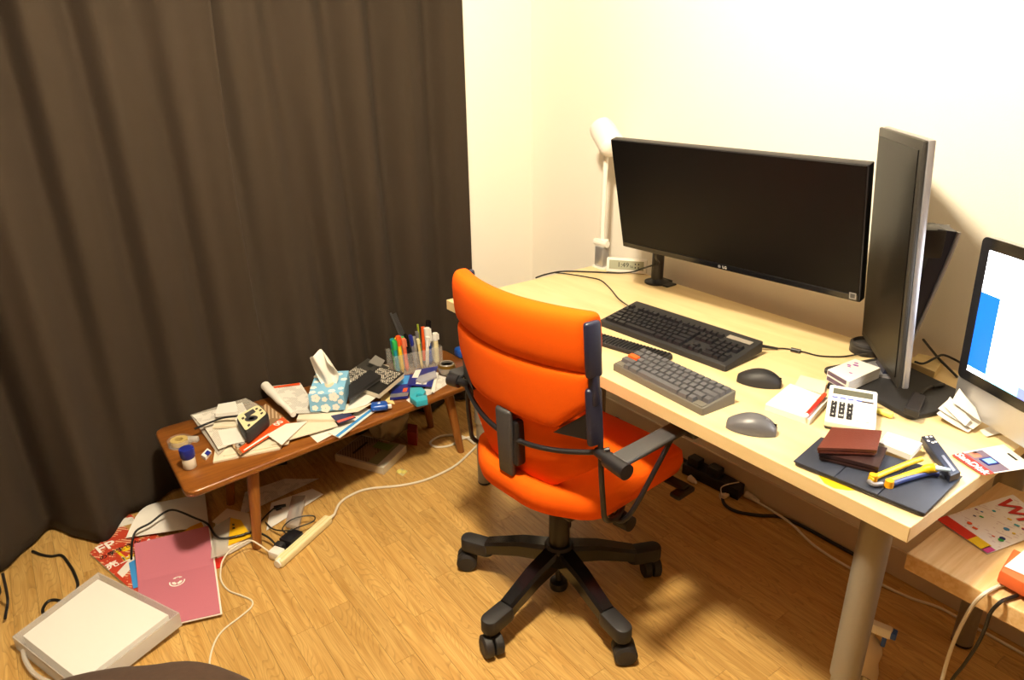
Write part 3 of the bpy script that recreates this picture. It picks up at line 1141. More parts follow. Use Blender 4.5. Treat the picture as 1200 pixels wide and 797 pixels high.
def row_keys(x0, y0, widths, m_=BLACK, h=0.0085, T_=KT1, par=kb):
    x = x0
    for wd in widths:
        if wd > 0:
            key_obj(par, T_ @ T(x + wd * U / 2, y0, 0.0), wd * U - 0.0012, U - 0.0012, h, m_)
        x += abs(wd) * U


X0, Y0 = 0.012, 0.022
rows = [[1.5, 1, 1.5, 6, 1.5, 1, 1, 1.5], [2.25] + [1] * 10 + [2.75], [1.75] + [1] * 11 + [2.25],
        [1.5] + [1] * 12 + [1.5], [1] * 13 + [2]]
for r_, ws in enumerate(rows):
    row_keys(X0, Y0 + r_ * U, ws)
row_keys(X0, Y0 + 5.4 * U, [1, -1, 1, 1, 1, 1, -0.5, 1, 1, 1, 1, -0.5, 1, 1, 1, 1])
for r_, ws in ((0, [1, 1, 1]), (1, [-1, 1, -1]), (3, [1, 1, 1]), (4, [1, 1, 1]), (5.4, [1, 1, 1])):
    row_keys(X0 + 15.25 * U, Y0 + r_ * U, ws)
for r_, ws in ((0, [2, 1, 1]), (1, [1, 1, 1, 1]), (2, [1, 1, 1]), (3, [1, 1, 1, 1]), (4, [1, 1, 1, 1])):
    row_keys(X0 + 18.5 * U, Y0 + r_ * U, ws)
bm = BM(); box(bm, (0.402, 0.140, 0.0005), (0.075, 0.018, 0.001))
obj('badge', bm, mat('badge_grey', '8C8478', 0.4), kb, KT1)

# compact grey keyboard with one orange key
fl_, fr_ = px(718, 432, DZ + 0.004), px(823, 486, DZ + 0.004)
KA2 = math.atan2(fr_.y - fl_.y, fr_.x - fl_.x)
K2W = (fr_ - fl_).length
kb2 = thing('compact_keyboard', 'compact dark grey keyboard with a single orange key at the desk edge', 'keyboard', (fl_.x, fl_.y, DZ), KA2)
KF2 = frame(kb2)
bm = BM(); wedge(bm, K2W, 0.112, 0.018, 0.034, 0.004, 0.0)
obj('case', bm, GREYC, kb2, KF2, True, 40)
S2 = math.atan2(0.016, 0.112)
KT2 = KF2 @ T(0, 0, 0.018) @ Matrix.Rotation(S2, 4, 'X')
U2 = (K2W - 0.010) / 15
U_save = U
U = U2
rows2 = [[-1.5, 1, 1.5, 7, 1.5, 1, -1.5], [2.25] + [1] * 10 + [1.75, 1], [1.75] + [1] * 11 + [2.25], [1.5] + [1] * 12 + [1.5], [1] * 15]
for r_, ws in enumerate(rows2):
    row_keys(0.005, 0.013 + r_ * U2, ws, MGREY, 0.0095, KT2, kb2)
okey = key_obj(kb2, KT2 @ T(0.005 + 0.875 * U2, 0.013 + 2 * U2, 0.0006), 1.75 * U2 - 0.0012, U2 - 0.0012, 0.0100, ORG, 'orange_key')
okey['label'] = 'orange modifier key'
bm = BM(); box(bm, (0.006 + 0.5 * U2, 0.013, 0.001), (1.3 * U2, U2 * 0.9, 0.002), 0.0005, 1)
obj('corner_block', bm, GREYC, kb2, KT2)
bm = BM(); box(bm, (K2W - 0.006 - 0.62 * U2, 0.013, 0.001), (1.3 * U2, U2 * 0.9, 0.002), 0.0005, 1)
obj('corner_block', bm, GREYC, kb2, KT2)
U = U_save

# ribbed wrist rest between the two
wa, wb = px(600, 372, DZ), px(781, 424, DZ + 0.004)
WA = math.atan2(wb.y - wa.y, wb.x - wa.x)
wr = thing('wrist_rest', 'black ribbed wrist rest between the two keyboards', 'wrist rest', (wb.x, wb.y, DZ), WA)
WM = frame(wr)
bm = BM(); prism(bm, rounded(0.40, 0.062, 0.018, 5, -0.20, 0.014), 0, 0.012, 0.003)
obj('pad', bm, BLACKM, wr, WM, True, 40)
for i in range(34):
    bm = BM(); box(bm, (-0.014 - i * 0.0112, 0.014, 0.0115), (0.0075, 0.052, 0.009), 0.003, 2)
    obj('rib', bm, BLACK, wr, WM, True, 50)


# ------------------------------------------------------------------ mice
def mouse(name, label, c, ang, L, W_, H_, m_, side=None):
    t = thing(name, label, 'mouse', (c.x, c.y, DZ), ang)
    Mx = frame(t)
    bm = BM()
    n, k = 14, 20
    rings = []
    for i in range(n + 1):
        u = i / n
        y = -L / 2 + L * u
        wd = W_ / 2 * (math.sin(PI * min(1, max(0, 0.06 + 0.88 * u))) ** 0.45) * (1.0 - 0.12 * u)
        hh = H_ * (math.sin(PI * (0.10 + 0.80 * (1 - u) ** 0.85)) ** 0.8)
        ring = []
        for j in range(k):
            a = 2 * PI * j / k
            x = wd * math.copysign(abs(math.cos(a)) ** 0.8, math.cos(a))
            z = hh * max(0, math.sin(a)) ** 0.8 if math.sin(a) > 0 else 0.0
            ring.append(bm.verts.new((x, y, z + 0.001)))
        rings.append(ring)
    for i in range(n):
        for j in range(k):
            q = (j + 1) % k
            bm.faces.new((rings[i][j], rings[i][q], rings[i + 1][q], rings[i + 1][j]))
    bm.faces.new(rings[0][::-1]); bm.faces.new(rings[-1])
    obj('shell', bm, m_, t, Mx, True, 60)
    bm = BM(); cyl(bm, (-0.004, L * 0.26, H_ * 0.62), (0.004, L * 0.26, H_ * 0.62), 0.011, seg=18)
    obj('scroll_wheel', bm, side or BLACK, t, Mx, True, 40)
    bm = BM(); box(bm, (0, L * 0.33, H_ * 0.44), (0.0012, L * 0.32, H_ * 0.45))
    obj('button_seam', bm, BLACK, t, Mx)
    bm = BM(); box(bm, (-W_ * 0.44, 0.004, H_ * 0.55), (0.008, L * 0.28, 0.008), 0.003)
    obj('side_button', bm, side or BLACK, t, Mx, True)
    return t


mouse('mouse', 'rounded black mouse beside the full-size keyboard', px(890, 444, DZ + 0.012), math.radians(-62), 0.105, 0.068, 0.037, BLACKM)
mouse('mouse', 'grey mouse with silver scroll wheel near the desk edge', px(881, 498, DZ + 0.012), math.radians(-62), 0.105, 0.068, 0.038, mat('mouse_grey', '55555A', 0.4), SILVER)

# ------------------------------------------------------------------ desk things
# note block with sticky pad and red pen
npd = thing('note_pad', 'thick white memo block beside the calculator', 'note pad', px(935, 478, DZ))
bm = BM(); pbox(bm, [(897, 474), (926, 450), (972, 467), (949, 492)], DZ, DZ + 0.014)
obj('paper_block', bm, PAPER, npd)
bm = BM(); pbox(bm, [(897, 473.5), (926, 449.5), (972, 466.5), (949, 491.5)], DZ + 0.014, DZ + 0.0146)
obj('top_sheet', bm, WHITE, npd)
bm = BM(); pbox(bm, [(931, 452), (938, 439.5), (969, 447), (965, 462)], DZ, DZ + 0.012)
tag(obj('sticky_pad', bm, PINKN), 'pale pink sticky note pad touching the memo block', 'sticky notes')


def pen(name, label, a, b, r, m_, tip=None, cap=None, capm=None, group=None, clip=True, cat='pen'):
    a, b = Vector(a), Vector(b)
    t = thing(name, label, cat, a, 0, group)
    d = (b - a).normalized()
    L = (b - a).length
    bm = BM(); cyl(bm, a + d * (L * 0.10), b, r, r, 12)
    obj('barrel', bm, m_, t, None, True, 40)
    bm = BM(); cyl(bm, a, a + d * (L * 0.10), r * 0.35, r * 0.95, 12)
    obj('tip', bm, tip or m_, t, None, True, 40)
    if cap:
        bm = BM(); cyl(bm, b - d * (L * cap), b + d * 0.002, r * 1.12, r * 1.1, 12)
        cp = obj('cap', bm, capm or m_, t, None, True, 40)
        if clip:
            sd = d.orthogonal().normalized()
            bm = BM(); cyl(bm, b - d * (L * cap * 0.9) + sd * r * 1.35, b + sd * r * 1.35, r * 0.25, seg=6)
            obj('clip', bm, capm or m_, cp)
    return t


pen('pen', 'red pen resting on the memo block', px(943, 489, DZ + 0.0205), px(966, 463, DZ + 0.0205), 0.0048, RED, tip=WHITE, cap=0.3, capm=mat('red_cap', 'D8401E', 0.3))

# calculator
ca = thing('calculator', 'white desk calculator with black number keys', 'calculator', px(1000, 480, DZ))
CMX, CWD = pxframe((966, 494), (1026, 505), DZ + 0.0195)
CMX = CMX @ Matrix.Rotation(0.16, 4, 'X')
CD = 0.150
CWd = CWD
bm = BM(); prism(bm, rounded(CWd, CD, 0.006, 4, 0, CD / 2), -0.012, 0.002, 0.002)
obj('calculator_body', bm, WHITE, ca, CMX, True, 40)
bm = BM(); prism(bm, rounded(CWd * 0.98, CD * 0.98, 0.006, 4, 0, CD / 2), -0.019, -0.011)
obj('calculator_base', bm, DGREY, ca, CMX)
bm = BM(); box(bm, (0, CD * 0.835, 0.0022), (CWd * 0.82, CD * 0.15, 0.001))
obj('calculator_display', bm, LCDD, ca, CMX)
bm = BM(); box(bm, (CWd * 0.30, CD * 0.66, 0.0022), (CWd * 0.26, 0.005, 0.0008))
obj('solar_strip', bm, LEATHD, ca, CMX)
for i in range(3):
    for j in range(4):
        bm = BM(); box(bm, (CWd * (-0.36 + 0.165 * i), CD * (0.17 + 0.105 * j), 0.004), (CWd * 0.115, CD * 0.085, 0.005), 0.0015, 1)
        k_ = obj('number_key', bm, BLACK, ca, CMX)
        n_ = [['0', '00', '.'], ['1', '2', '3'], ['4', '5', '6'], ['7', '8', '9']][j][i]
        text('key_digit', n_, CD * 0.06, WINK, k_, CMX @ T(CWd * (-0.36 + 0.165 * i), CD * (0.17 + 0.105 * j), 0.0066))
for i in range(2):
    for j in range(4):
        bm = BM(); box(bm, (CWd * (0.16 + 0.19 * i), CD * (0.17 + 0.105 * j), 0.0035), (CWd * 0.14, CD * 0.08, 0.004), 0.0015, 1)
        obj('function_key', bm, WHITE, ca, CMX)
for i in range(4):
    bm = BM(); box(bm, (CWd * (-0.36 + 0.165 * i), CD * 0.655, 0.0032), (CWd * 0.12, CD * 0.028, 0.0025), 0.001, 1)
    obj('blue_key_label', bm, mat('blue_print', '5A6CC0', 0.5), ca, CMX)

# medicine boxes
MEDP = mat('box_purple_print', '8A3A90', 0.5)
for i, (z0, z1, lab) in enumerate(((DZ + 0.0142, DZ + 0.0285, 'white medicine box, lower of two stacked beside the calculator'), (DZ + 0.0287, DZ + 0.043, 'white medicine box with purple print on top of another box'))):
    mb_ = thing('medicine_box', lab, 'box', px(1000, 440, z0))
    bm = BM()
    P = [(p.x, p.y) for p in pxq([(970, 433), (1002, 420.5), (1032, 431), (995, 447.5)], DZ + 0.043)]
    prism(bm, P, z0, z1, 0.0006)
    bo = obj('carton', bm, WHITE, mb_)
    if i == 1:
        v = [Vector((*p, z1)) for p in P]
        uu, vv = v[1] - v[0], v[3] - v[0]
        bm = BM()
        for a, b, r in ((0.62, 0.2, 0.006), (0.75, 0.35, 0.008), (0.85, 0.25, 0.006), (0.35, 0.62, 0.005), (0.56, 0.28, 0.005)):
            c = v[0] + uu * a + vv * b
            prism(bm, [(c.x + r * math.cos(t_ * PI / 4), c.y + 0.6 * r * math.sin(t_ * PI / 4)) for t_ in range(8)], z1, z1 + 0.0005)
        obj('purple_print', bm, MEDP, bo)
    nrm = ((v0 := Vector((*P[3], 0))) - Vector((*P[0], 0))).normalized()
    bm = BM()
    A, B = Vector((*P[0], 0)), Vector((*P[3], 0))
    out_ = Vector((-(B - A).y, (B - A).x, 0)).normalized() * -0.0006
    q = [A * 0.97 + B * 0.03, A * 0.1 + B * 0.9]
    f0, f1 = (0.2, 0.9)
    vs = [bm.verts.new(Vector((p.x, p.y, z0 + (z1 - z0) * f)) + out_) for p, f in ((q[0], f0), (q[1], f0), (q[1], f1), (q[0], f1))]
    bm.faces.new(vs)
    r = bmesh.ops.solidify(bm, geom=bm.faces[:], thickness=0.0004)
    obj('end_print', bm, mat('box_lilac_print', '8C7A90', 0.5), bo)
bm = BM(); pbox(bm, [(970, 449), (975, 445), (984, 450), (979, 456)], DZ, DZ + 0.0138, 0.001)
tag(obj('adapter_block', bm, BLACK), 'small black block poking out beside the medicine boxes', 'adapter')

# yellow foam cap
ya, yb_ = px(1028, 481, DZ + 0.009), px(1046, 487, DZ + 0.009)
bm = BM(); tube(bm, [ya, (ya + yb_) / 2, yb_], [0.0065] * 4 + [0.0075] * 8 + [0.006], 14, 6)
tag(obj('marker_cap', bm, mat('pale_yellow_plastic', 'E8DC6A', 0.5), smooth=True), 'pale yellow marker cap behind the calculator', 'cap')

# dongle with lead on the monitor foot
dg = thing('usb_dongle', 'black plug with short lead on the portrait monitor foot', 'plug', px(1078, 480, DZ + 0.014))
GM, GL_ = pxframe((1062, 478), (1078, 484), DZ + 0.014)
bm = BM(); pbox(bm, [(1060, 477), (1071, 458), (1086, 464), (1077, 483)], DZ + 0.0142, DZ + 0.032, 0.003)
obj('plug_body', bm, BLACK, dg)
bm = BM(); tube(bm, [px(1079, 462, DZ + 0.025), px(1086, 455, DZ + 0.024), px(1096, 452, DZ + 0.021), px(1104, 452, DZ + 0.019)], 0.003, 8); cyl(bm, px(1093, 453, DZ + 0.021), px(1106, 451, DZ + 0.019), 0.0045)
obj('lead', bm, CABLEB, dg, None, True)

# crumpled receipts
rc = [([(1097, 487), (1104, 480), (1146, 500), (1134, 508)], (DZ + 0.0152, DZ + 0.0165, DZ + 0.006, DZ + 0.002), 0.002), ([(1099, 480), (1110, 470), (1154, 493), (1140, 504)], (DZ + 0.022, DZ + 0.028, DZ + 0.013, DZ + 0.009), 0.001),
      ([(1106, 476), (1113, 466), (1138, 493), (1131, 500)], (DZ + 0.030, DZ + 0.044, DZ + 0.021, DZ + 0.017), 0.001), ([(1115, 471), (1124, 456), (1143, 479), (1149, 495)], (DZ + 0.046, DZ + 0.074, DZ + 0.048, DZ + 0.025), 0.001),
      ([(1148, 506), (1165, 499), (1185, 507), (1157, 513)], DZ + 0.0005, 0.002)]
rl = ['lowest curled white receipt on the desk by the computer', 'curled white receipt second in its pile by the computer', 'folded white receipt third in its pile by the computer',
      'topmost white receipt standing up before the computer', 'flat white receipt nearest the red memory card pack']
for (q, z, b_), lab in zip(rc, rl):
    paper('receipt', lab, 'receipt', q, z, PAPER, 'receipts in front of the computer', bend=b_, curl=lambda u, v, b_=b_: b_ * (1.2 * (2 * v - 1) ** 2))

# cardboard block and black puck behind the portrait monitor
bm = BM(); pbox(bm, [(1066, 424), (1076, 414), (1107, 421), (1096, 436)], DZ, DZ + 0.022, 0.001)
tag(obj('wooden_block', bm, BIRCHE), 'pale wooden block behind the portrait monitor', 'block')
pk = thing('cable_grommet', 'black round cable grommet at the back of the desk', 'grommet', px(1016, 412, DZ))
c = px(1016, 412, DZ)
bm = BM(); lathe(bm, [(0, 0), (0.046, 0), (0.046, 0.026), (0.040, 0.03), (0.036, 0.02), (0, 0.02)], (c.x, c.y, DZ))
obj('cup', bm, BLACK, pk, None, True, 40)
bm = BM(); lathe(bm, [(0.0455, 0.018), (0.0466, 0.018), (0.0466, 0.0215), (0.0455, 0.0215)], (c.x, c.y, DZ))
obj('ring', bm, DGREY, pk, None, True)

# tablet in a folding cover
tb = thing('tablet', 'tablet in a dark navy folding cover on the desk corner', 'tablet', px(1020, 560, DZ))
TQ = [(p.x, p.y) for p in pxq([(930, 540), (962, 512), (1128, 558), (1084, 602)], DZ + 0.011)]
bm = BM(); prism(bm, round_poly(TQ, 0.012, 4), DZ + 0.0014, DZ + 0.008, 0.002)
obj('tablet_body', bm, mat('tablet_black', '1C1C20', 0.3), tb, None, True, 40)
v = [Vector((*p, 0)) for p in TQ]
for i, (u0, u1) in enumerate(((0.0, 0.335), (0.34, 0.667), (0.672, 1.0))):
    a, b = v[0] + (v[3] - v[0]) * u0, v[0] + (v[3] - v[0]) * u1
    c, d = v[1] + (v[2] - v[1]) * u1, v[1] + (v[2] - v[1]) * u0
    bm = BM(); prism(bm, [(p.x, p.y) for p in (a, b, c, d)], DZ + 0.0078, DZ + 0.0115, 0.0012)
    obj('cover_panel', bm, CASEN, tb, None, True, 40)
bm = BM(); tube(bm, [px(1062, 593, DZ + 0.007), px(1069, 596, DZ + 0.007), px(1076, 600, DZ + 0.007)], 0.003, 8)
obj('corner_trim', bm, SILVER, tb, None, True)

# yellow-green tag under the tablet
yt = thing('paper_tag', 'yellow and green leaf-shaped tag sticking out under the tablet', 'tag', px(975, 565, DZ))
bm = BM(); prism(bm, [(p.x, p.y) for p in pxq([(958, 555), (966, 557), (985, 565), (1002, 574), (994, 574.5), (978, 572), (966, 566)], DZ + 0.0008)], DZ, DZ + 0.0009)
obj('yellow_blade', bm, YEL, yt)
bm = BM(); prism(bm, [(p.x, p.y) for p in pxq([(957, 554), (962, 555), (985, 564), (970, 560)], DZ + 0.0012)], DZ + 0.0009, DZ + 0.0013)
obj('green_end', bm, GREEN, yt)


# wallets
def wallet(name, label, pts, z0, z1, m_, seam):
    t = thing(name, label, 'wallet', px(*pts[0], z0))
    q = [Vector((p.x, p.y, 0)) for p in pxq(pts, z1)]
    bm = BM()
    prism(bm, round_poly([(p.x, p.y) for p in q], 0.008, 4), z0, z0 + (z1 - z0) * 0.45, 0.002)
    obj('lower_flap', bm, seam, t, None, True, 40)
    bm = BM()
    n = 8
    grid_sheet(bm, [Vector((p.x, p.y, z0 + (z1 - z0) * 0.5)) for p in q], (z1 - z0) * 0.42, n, lambda u, v: (z1 - z0) * 0.18 * math.sin(PI * v) * math.sin(PI * min(1, u * 0.9 + 0.1)))
    obj('upper_flap', bm, m_, t, None, True, 50)
    return t


ZT = DZ + 0.0115
wallet('wallet', 'worn dark brown bifold wallet lying open on the tablet', [(960, 530), (972, 512), (1040, 524), (1030, 547)], ZT, ZT + 0.018, LEATHD, LEATHD)
wl = wallet('wallet', 'reddish brown leather wallet on top of the darker wallet', [(958, 524), (975, 500), (1034, 504), (1028, 527)], ZT + 0.0202, ZT + 0.0355, LEATHER, LEATHER)

# white slim box behind the wallet, black remote, cutter, card pack
wb_ = thing('slim_box', 'slim white printed box behind the wallets', 'box', px(1055, 520, ZT))
bm = BM(); pbox(bm, [(1030, 518), (1040, 506), (1081, 519), (1068, 533)], ZT, ZT + 0.014, 0.001)
obj('carton', bm, WHITE, wb_)
bm = BM()
for k in range(4):
    pbox(bm, [(1040 + 6 * k, 513 + 1.8 * k), (1041 + 6 * k, 510.5 + 1.8 * k), (1045 + 6 * k, 511.8 + 1.8 * k), (1044 + 6 * k, 514.2 + 1.8 * k)], ZT + 0.0138, ZT + 0.0144)
obj('grey_print', bm, mat('grey_print', '9A9AA8', 0.6), wb_)

rm = thing('remote_control', 'slim black remote control leaning over the tablet edge', 'remote', px(1105, 540, DZ))
RQ = [(1080, 511), (1093, 509), (1126, 553), (1114, 558)]
bm = BM(); pbox(bm, RQ, DZ + 0.0116, DZ + 0.028, 0.002)
obj('remote_body', bm, mat('remote_navy', '1E2230', 0.35), rm)
bm = BM(); pbox(bm, [(1103, 534), (1106, 533), (1120, 551), (1117, 552.5)], DZ + 0.0279, DZ + 0.0286)
obj('silver_strip', bm, SILVER, rm)
for (ax1, ay1) in ((1086, 512.5), (1091, 512), (1088, 517), (1093, 519), (1096.5, 518)):
    bm = BM(); lathe(bm, [(0, 0), (0.0028, 0), (0.0028, 0.001), (0, 0.001)], px(ax1, ay1, DZ + 0.0279), 10)
    obj('remote_button', bm, WINK, rm)

ct = thing('box_cutter', 'yellow and blue scissor cutter lying on the tablet', 'cutter', px(1065, 555, ZT))
z = ZT + 0.006
bm = BM(); tube(bm, [px(1020, 562, z), px(1035, 555, z), px(1065, 543, z + 0.004), px(1080, 538, z + 0.006)], 0.0055, 10, 5)
obj('upper_handle', bm, YEL, ct, None, True)
bm = BM(); tube(bm, [px(1042, 564, z), px(1060, 558, z), px(1085, 550, z + 0.008), px(1099, 548, z + 0.017)], [0.006] * 6 + [0.0065] * 6 + [0.009] * 6 + [0.006], 10, 6)
obj('lower_handle', bm, YEL, ct, None, True)
bm = BM(); tube(bm, [px(1046, 567, z), px(1064, 561, z), px(1088, 555, z), px(1100, 556, z)], 0.005, 8, 5)
obj('grip_inlay', bm, mat('cutter_blue', '2A3A78', 0.4), ct, None, True)
bm = BM(); tube(bm, [px(1018, 564, z - 0.001), px(1024, 568, z), px(1034, 567, z)], 0.0045, 8, 4)
obj('blade_end', bm, SILVER, ct, None, True)
for q in ((1023, 560), (1042, 567)):
    bm = BM(); c_ = px(*q, z); cyl(bm, c_ + Vector((0, 0, -0.006)), c_ + Vector((0, 0, 0.0075)), 0.0085, 0.0075, 16)
    obj('end_knob', bm, mat('amber_plastic', 'E8A010', 0.35), ct, None, True, 40)
bm = BM(); cyl(bm, px(1096, 548.5, z + 0.016), px(1114, 551, z + 0.018), 0.006, 0.003, 10)
obj('clear_tip', bm, mat('pale_blue_plastic', 'B8D4E8', 0.2), ct, None, True, 40)

sd = thing('memory_card_pack', 'red and white memory card blister pack over the desk edge', 'package', px(1150, 540, DZ))
SDQ = [(1115, 533), (1176, 521), (1212, 548), (1152, 557)]
bm = BM(); grid_sheet(bm, pxq(SDQ, DZ + 0.003), 0.0008, 4)
obj('backing_card', bm, WHITE, sd)
v = pxq(SDQ, DZ + 0.0042)


def quad_pt(v, a, b):
    return v[0] * (1 - a) * (1 - b) + v[1] * a * (1 - b) + v[2] * a * b + v[3] * (1 - a) * b


def patch(nm, v, a0, a1, b0, b1, m_, par, t=0.0004):
    bm = BM(); grid_sheet(bm, [quad_pt(v, a0, b0), quad_pt(v, a1, b0), quad_pt(v, a1, b1), quad_pt(v, a0, b1)], t, 1)
    return obj(nm, bm, m_, par)


patch('red_band', v, 0.0, 0.22, 0, 1, RED, sd)
patch('photo_print', v, 0.22, 0.55, 0.05, 0.95, mat('photo_print', '6A5A68', 0.5), sd)
patch('photo_print', v, 0.26, 0.42, 0.05, 0.3, mat('photo_orange', 'C8785A', 0.5), sd)
patch('hang_slot', v, 0.86, 0.90, 0.35, 0.65, INK, sd)
patch('memory_card', v, 0.30, 0.52, 0.38, 0.68, DBLUE, sd, 0.002)
patch('card_label', [p + Vector((0, 0, 0.0019)) for p in v], 0.33, 0.49, 0.43, 0.64, SKY, sd)
SA = quad_pt(v, 0.1, 0.05); SB = quad_pt(v, 0.1, 0.95)
an = math.atan2(SB.y - SA.y, SB.x - SA.x)
text('brand_print', 'SanDisk', 0.024, WINK, sd, T(*((SA + SB) / 2 + Vector((0, 0, 0.0006)))) @ RZ(an), bold=True)

# ------------------------------------------------------------------ cables on the desk
DZc = DZ + 0.0032
cable('keyboard_cable', 'thin black cable from the full-size keyboard to the desk back corner', [KF @ Vector((0.012, 0.140, 0.030)), KF @ Vector((-0.006, 0.150, 0.022)), px(725, 350, DZ + 0.006), px(715, 338, DZc), px(704, 328.5, DZc), px(690, 325, DZc), px(672, 322, DZc), px(661, 320.5, DZc), px(651, 319.8, DZc)], 0.0022, CABLEB)
KC = frame(clock)
cable('monitor_cable', 'black cable running past the clock from the monitor arm', [MM @ Vector((-0.27, 0.020, 0.001)), MM @ Vector((-0.29, 0.035, -0.035)), (-1.236, 0.682, 0.812), (-1.262, 0.679, 0.800), (-1.292, 0.690, 0.786), KC @ Vector((0.058, -0.012, 0.026)), KC @ Vector((0.03, -0.014, 0.014)), KC @ Vector((-0.01, -0.016, 0.007)), KC @ Vector((-0.06, -0.018, 0.0045)), px(690, 318.5, DZ + 0.0035), px(660, 318, DZ + 0.0035), px(640, 321.5, DZ + 0.0035), px(628, 325.5, DZ + 0.0035)], 0.003, CABLEB)
uc = thing('usb_cable', 'black cable with a ferrite block right of the full-size keyboard', 'cable', px(935, 412, DZ))
bm = BM(); tube(bm, [px(893, 405, DZ + 0.012), px(905, 408, DZ + 0.006), px(920, 408.5, DZc), px(940, 412, DZc), px(960, 417, DZc), px(985, 418, DZc), px(1002, 416, DZ + 0.006), px(1016, 415, DZ + 0.012)], 0.0022, 8)
obj('wire', bm, CABLEB, uc, None, True)
bm = BM(); cyl(bm, px(892, 405.5, DZ + 0.013), px(911, 408.5, DZ + 0.005), 0.005, 0.0035, 12)
obj('strain_relief', bm, BLACK, uc, None, True, 40)
bm = BM(); cyl(bm, px(927, 409.5, DZ + 0.006), px(938, 412, DZ + 0.006), 0.006, 0.006, 14)
obj('ferrite_block', bm, BLACK, uc, None, True, 40)
cable('power_cable', 'black power cable hanging behind the portrait monitor stand', [px(1082, 398, DZ + 0.034), px(1090, 408, DZ + 0.034), px(1100, 420, DZ + 0.030), px(1112, 432, DZ + 0.014), px(1122, 442, DZ + 0.004)], 0.0032, CABLEB)
cable('video_cable', 'black video cable looping over the wooden block', [px(1072, 424, DZ + 0.027), px(1082, 426, DZ + 0.029), px(1095, 420, DZ + 0.040), px(1105, 416, DZ + 0.040), px(1118, 421, DZ + 0.02), px(1130, 428, DZ + 0.02)], 0.003, CABLEB)
cable('desk_lead', 'short black lead lying on the desk behind the chair', [px(602, 352, DZc), px(610, 351.5, DZc), px(622, 353.5, DZc), px(640, 362, DZc)], 0.003, CABLEB)

# ------------------------------------------------------------------ on the low table
mg = thing('leaflet', 'white leaflet with icons and red lettering on the low table', 'leaflet', px(1150, 610, LZ))
MQ = [(1097, 610), (1187, 580), (1238, 620), (1157, 650)]
v = pxq(MQ, LZ + 0.001)
bm = BM(); grid_sheet(bm, v, 0.001, 6, lambda u, w_: 0.002 * math.sin(3 * u))
obj('sheet', bm, WIFI, mg)
v = [p + Vector((0, 0, 0.0035)) for p in v]
patch('red_band', v, 0.0, 0.13, 0.0, 0.62, RED, mg)
patch('yellow_band', v, 0.0, 0.13, 0.62, 0.90, YEL, mg)
patch('magenta_corner', v, 0.0, 0.11, 0.88, 1.0, mat('magenta_print', 'C03A8A', 0.5), mg)
SA, SB = quad_pt(v, 0.80, 0.12), quad_pt(v, 0.80, 0.9)
an = math.atan2(SB.y - SA.y, SB.x - SA.x)
text('headline', 'Wi', 0.062, RED, mg, T(*(quad_pt(v, 0.80, 0.36) + Vector((0, 0, 0.0005)))) @ RZ(an), bold=True)
rr = random.Random(5)
icm = [LBLUE, CYAN, ORP, YEL, GREEN, MEDP, DBLUE, ORP]
for i in range(16):
    a, b = rr.uniform(0.2, 0.66), rr.uniform(0.06, 0.9)
    c = quad_pt(v, a, b)
    bm = BM()
    r0 = rr.uniform(0.003, 0.0065)
    if i % 3 == 0:
        lathe(bm, [(r0 * 0.72, 0), (r0, 0), (r0, 0.0004), (r0 * 0.72, 0.0004)], c, 16)
    else:
        box(bm, (c.x, c.y, c.z + 0.0002), (r0 * 1.6, r0, 0.0004), 0)
    obj('icon_print', bm, icm[i % 8], mg)
op = thing('orange_case', 'orange zip case with black underside on the low table edge', 'case', px(1190, 690, LZ))
bm = BM(); pbox(bm, [(1176, 678), (1190, 655), (1300, 700), (1280, 740)], LZ + 0.0, LZ + 0.012, 0.003)
obj('case_base', bm, BLACKM, op, None, True, 40)
bm = BM(); pbox(bm, [(1172, 668), (1188, 642), (1300, 690), (1280, 728)], LZ + 0.012, LZ + 0.042, 0.006)
obj('case_top', bm, mat('orange_case_cloth', 'D0602C', 0.6), op, None, True, 40)
paper('white_sheet', 'white sheet lying on the orange case', 'paper', [(1177, 664), (1206, 640), (1300, 680), (1270, 705)], LZ + 0.043, PAPER, t=0.001)
cable('charging_cable', 'white charging cable hanging off the low table', [px(1182, 683, LZ + 0.006), px(1168, 688, LZ + 0.006), px(1152, 697, LZ + 0.006), pxy(1139, 711, 0.163), pxy(1124, 738, 0.158), pxy(1113, 765, 0.155), pxy(1104, 797, 0.152), pxy(1097, 830, 0.150), pxy(1090, 880, 0.150), Vector((0.02, 0.14, 0.006)), Vector((0.04, 0.02, 0.005))], 0.0036, CABLEW)
cable('black_lead', 'black lead hanging off the low table beside the white cable', [px(1192, 698, LZ + 0.006), px(1180, 702, LZ + 0.006), px(1172, 706, LZ + 0.006), pxy(1161, 718, 0.163), pxy(1155, 735, 0.170), pxy(1145, 756, 0.180), pxy(1129, 780, 0.192), pxy(1113, 802, 0.200), pxy(1104, 840, 0.205), Vector((0.06, 0.21, 0.006)), Vector((0.16, 0.16, 0.005))], 0.0034, CABLEB)

# ------------------------------------------------------------------ under the desk
bt = thing('spray_bottle', 'pale spray cleaner bottle with blue trigger under the desk', 'bottle', px(1016, 797, 0))
c = px(1001, 812, 0.0)
BMx = T(c.x, c.y, 0) @ RZ(0.3)
bm = BM()
prof = [(0.0, 0, 0.0), (0.036, 0.026, 0.0), (0.042, 0.030, 0.01), (0.042, 0.030, 0.09), (0.036, 0.026, 0.12), (0.040, 0.028, 0.15), (0.036, 0.024, 0.175), (0.016, 0.015, 0.19), (0.014, 0.014, 0.205), (0, 0, 0.205)]
rings = [[bm.verts.new((max(rx, 1e-4) * math.cos(2 * PI * k / 24), max(ry, 1e-4) * math.sin(2 * PI * k / 24), z)) for k in range(24)] for rx, ry, z in prof]
for i in range(len(rings) - 1):
    for k in range(24):
        q = (k + 1) % 24
        bm.faces.new((rings[i][k], rings[i][q], rings[i + 1][q], rings[i + 1][k]))
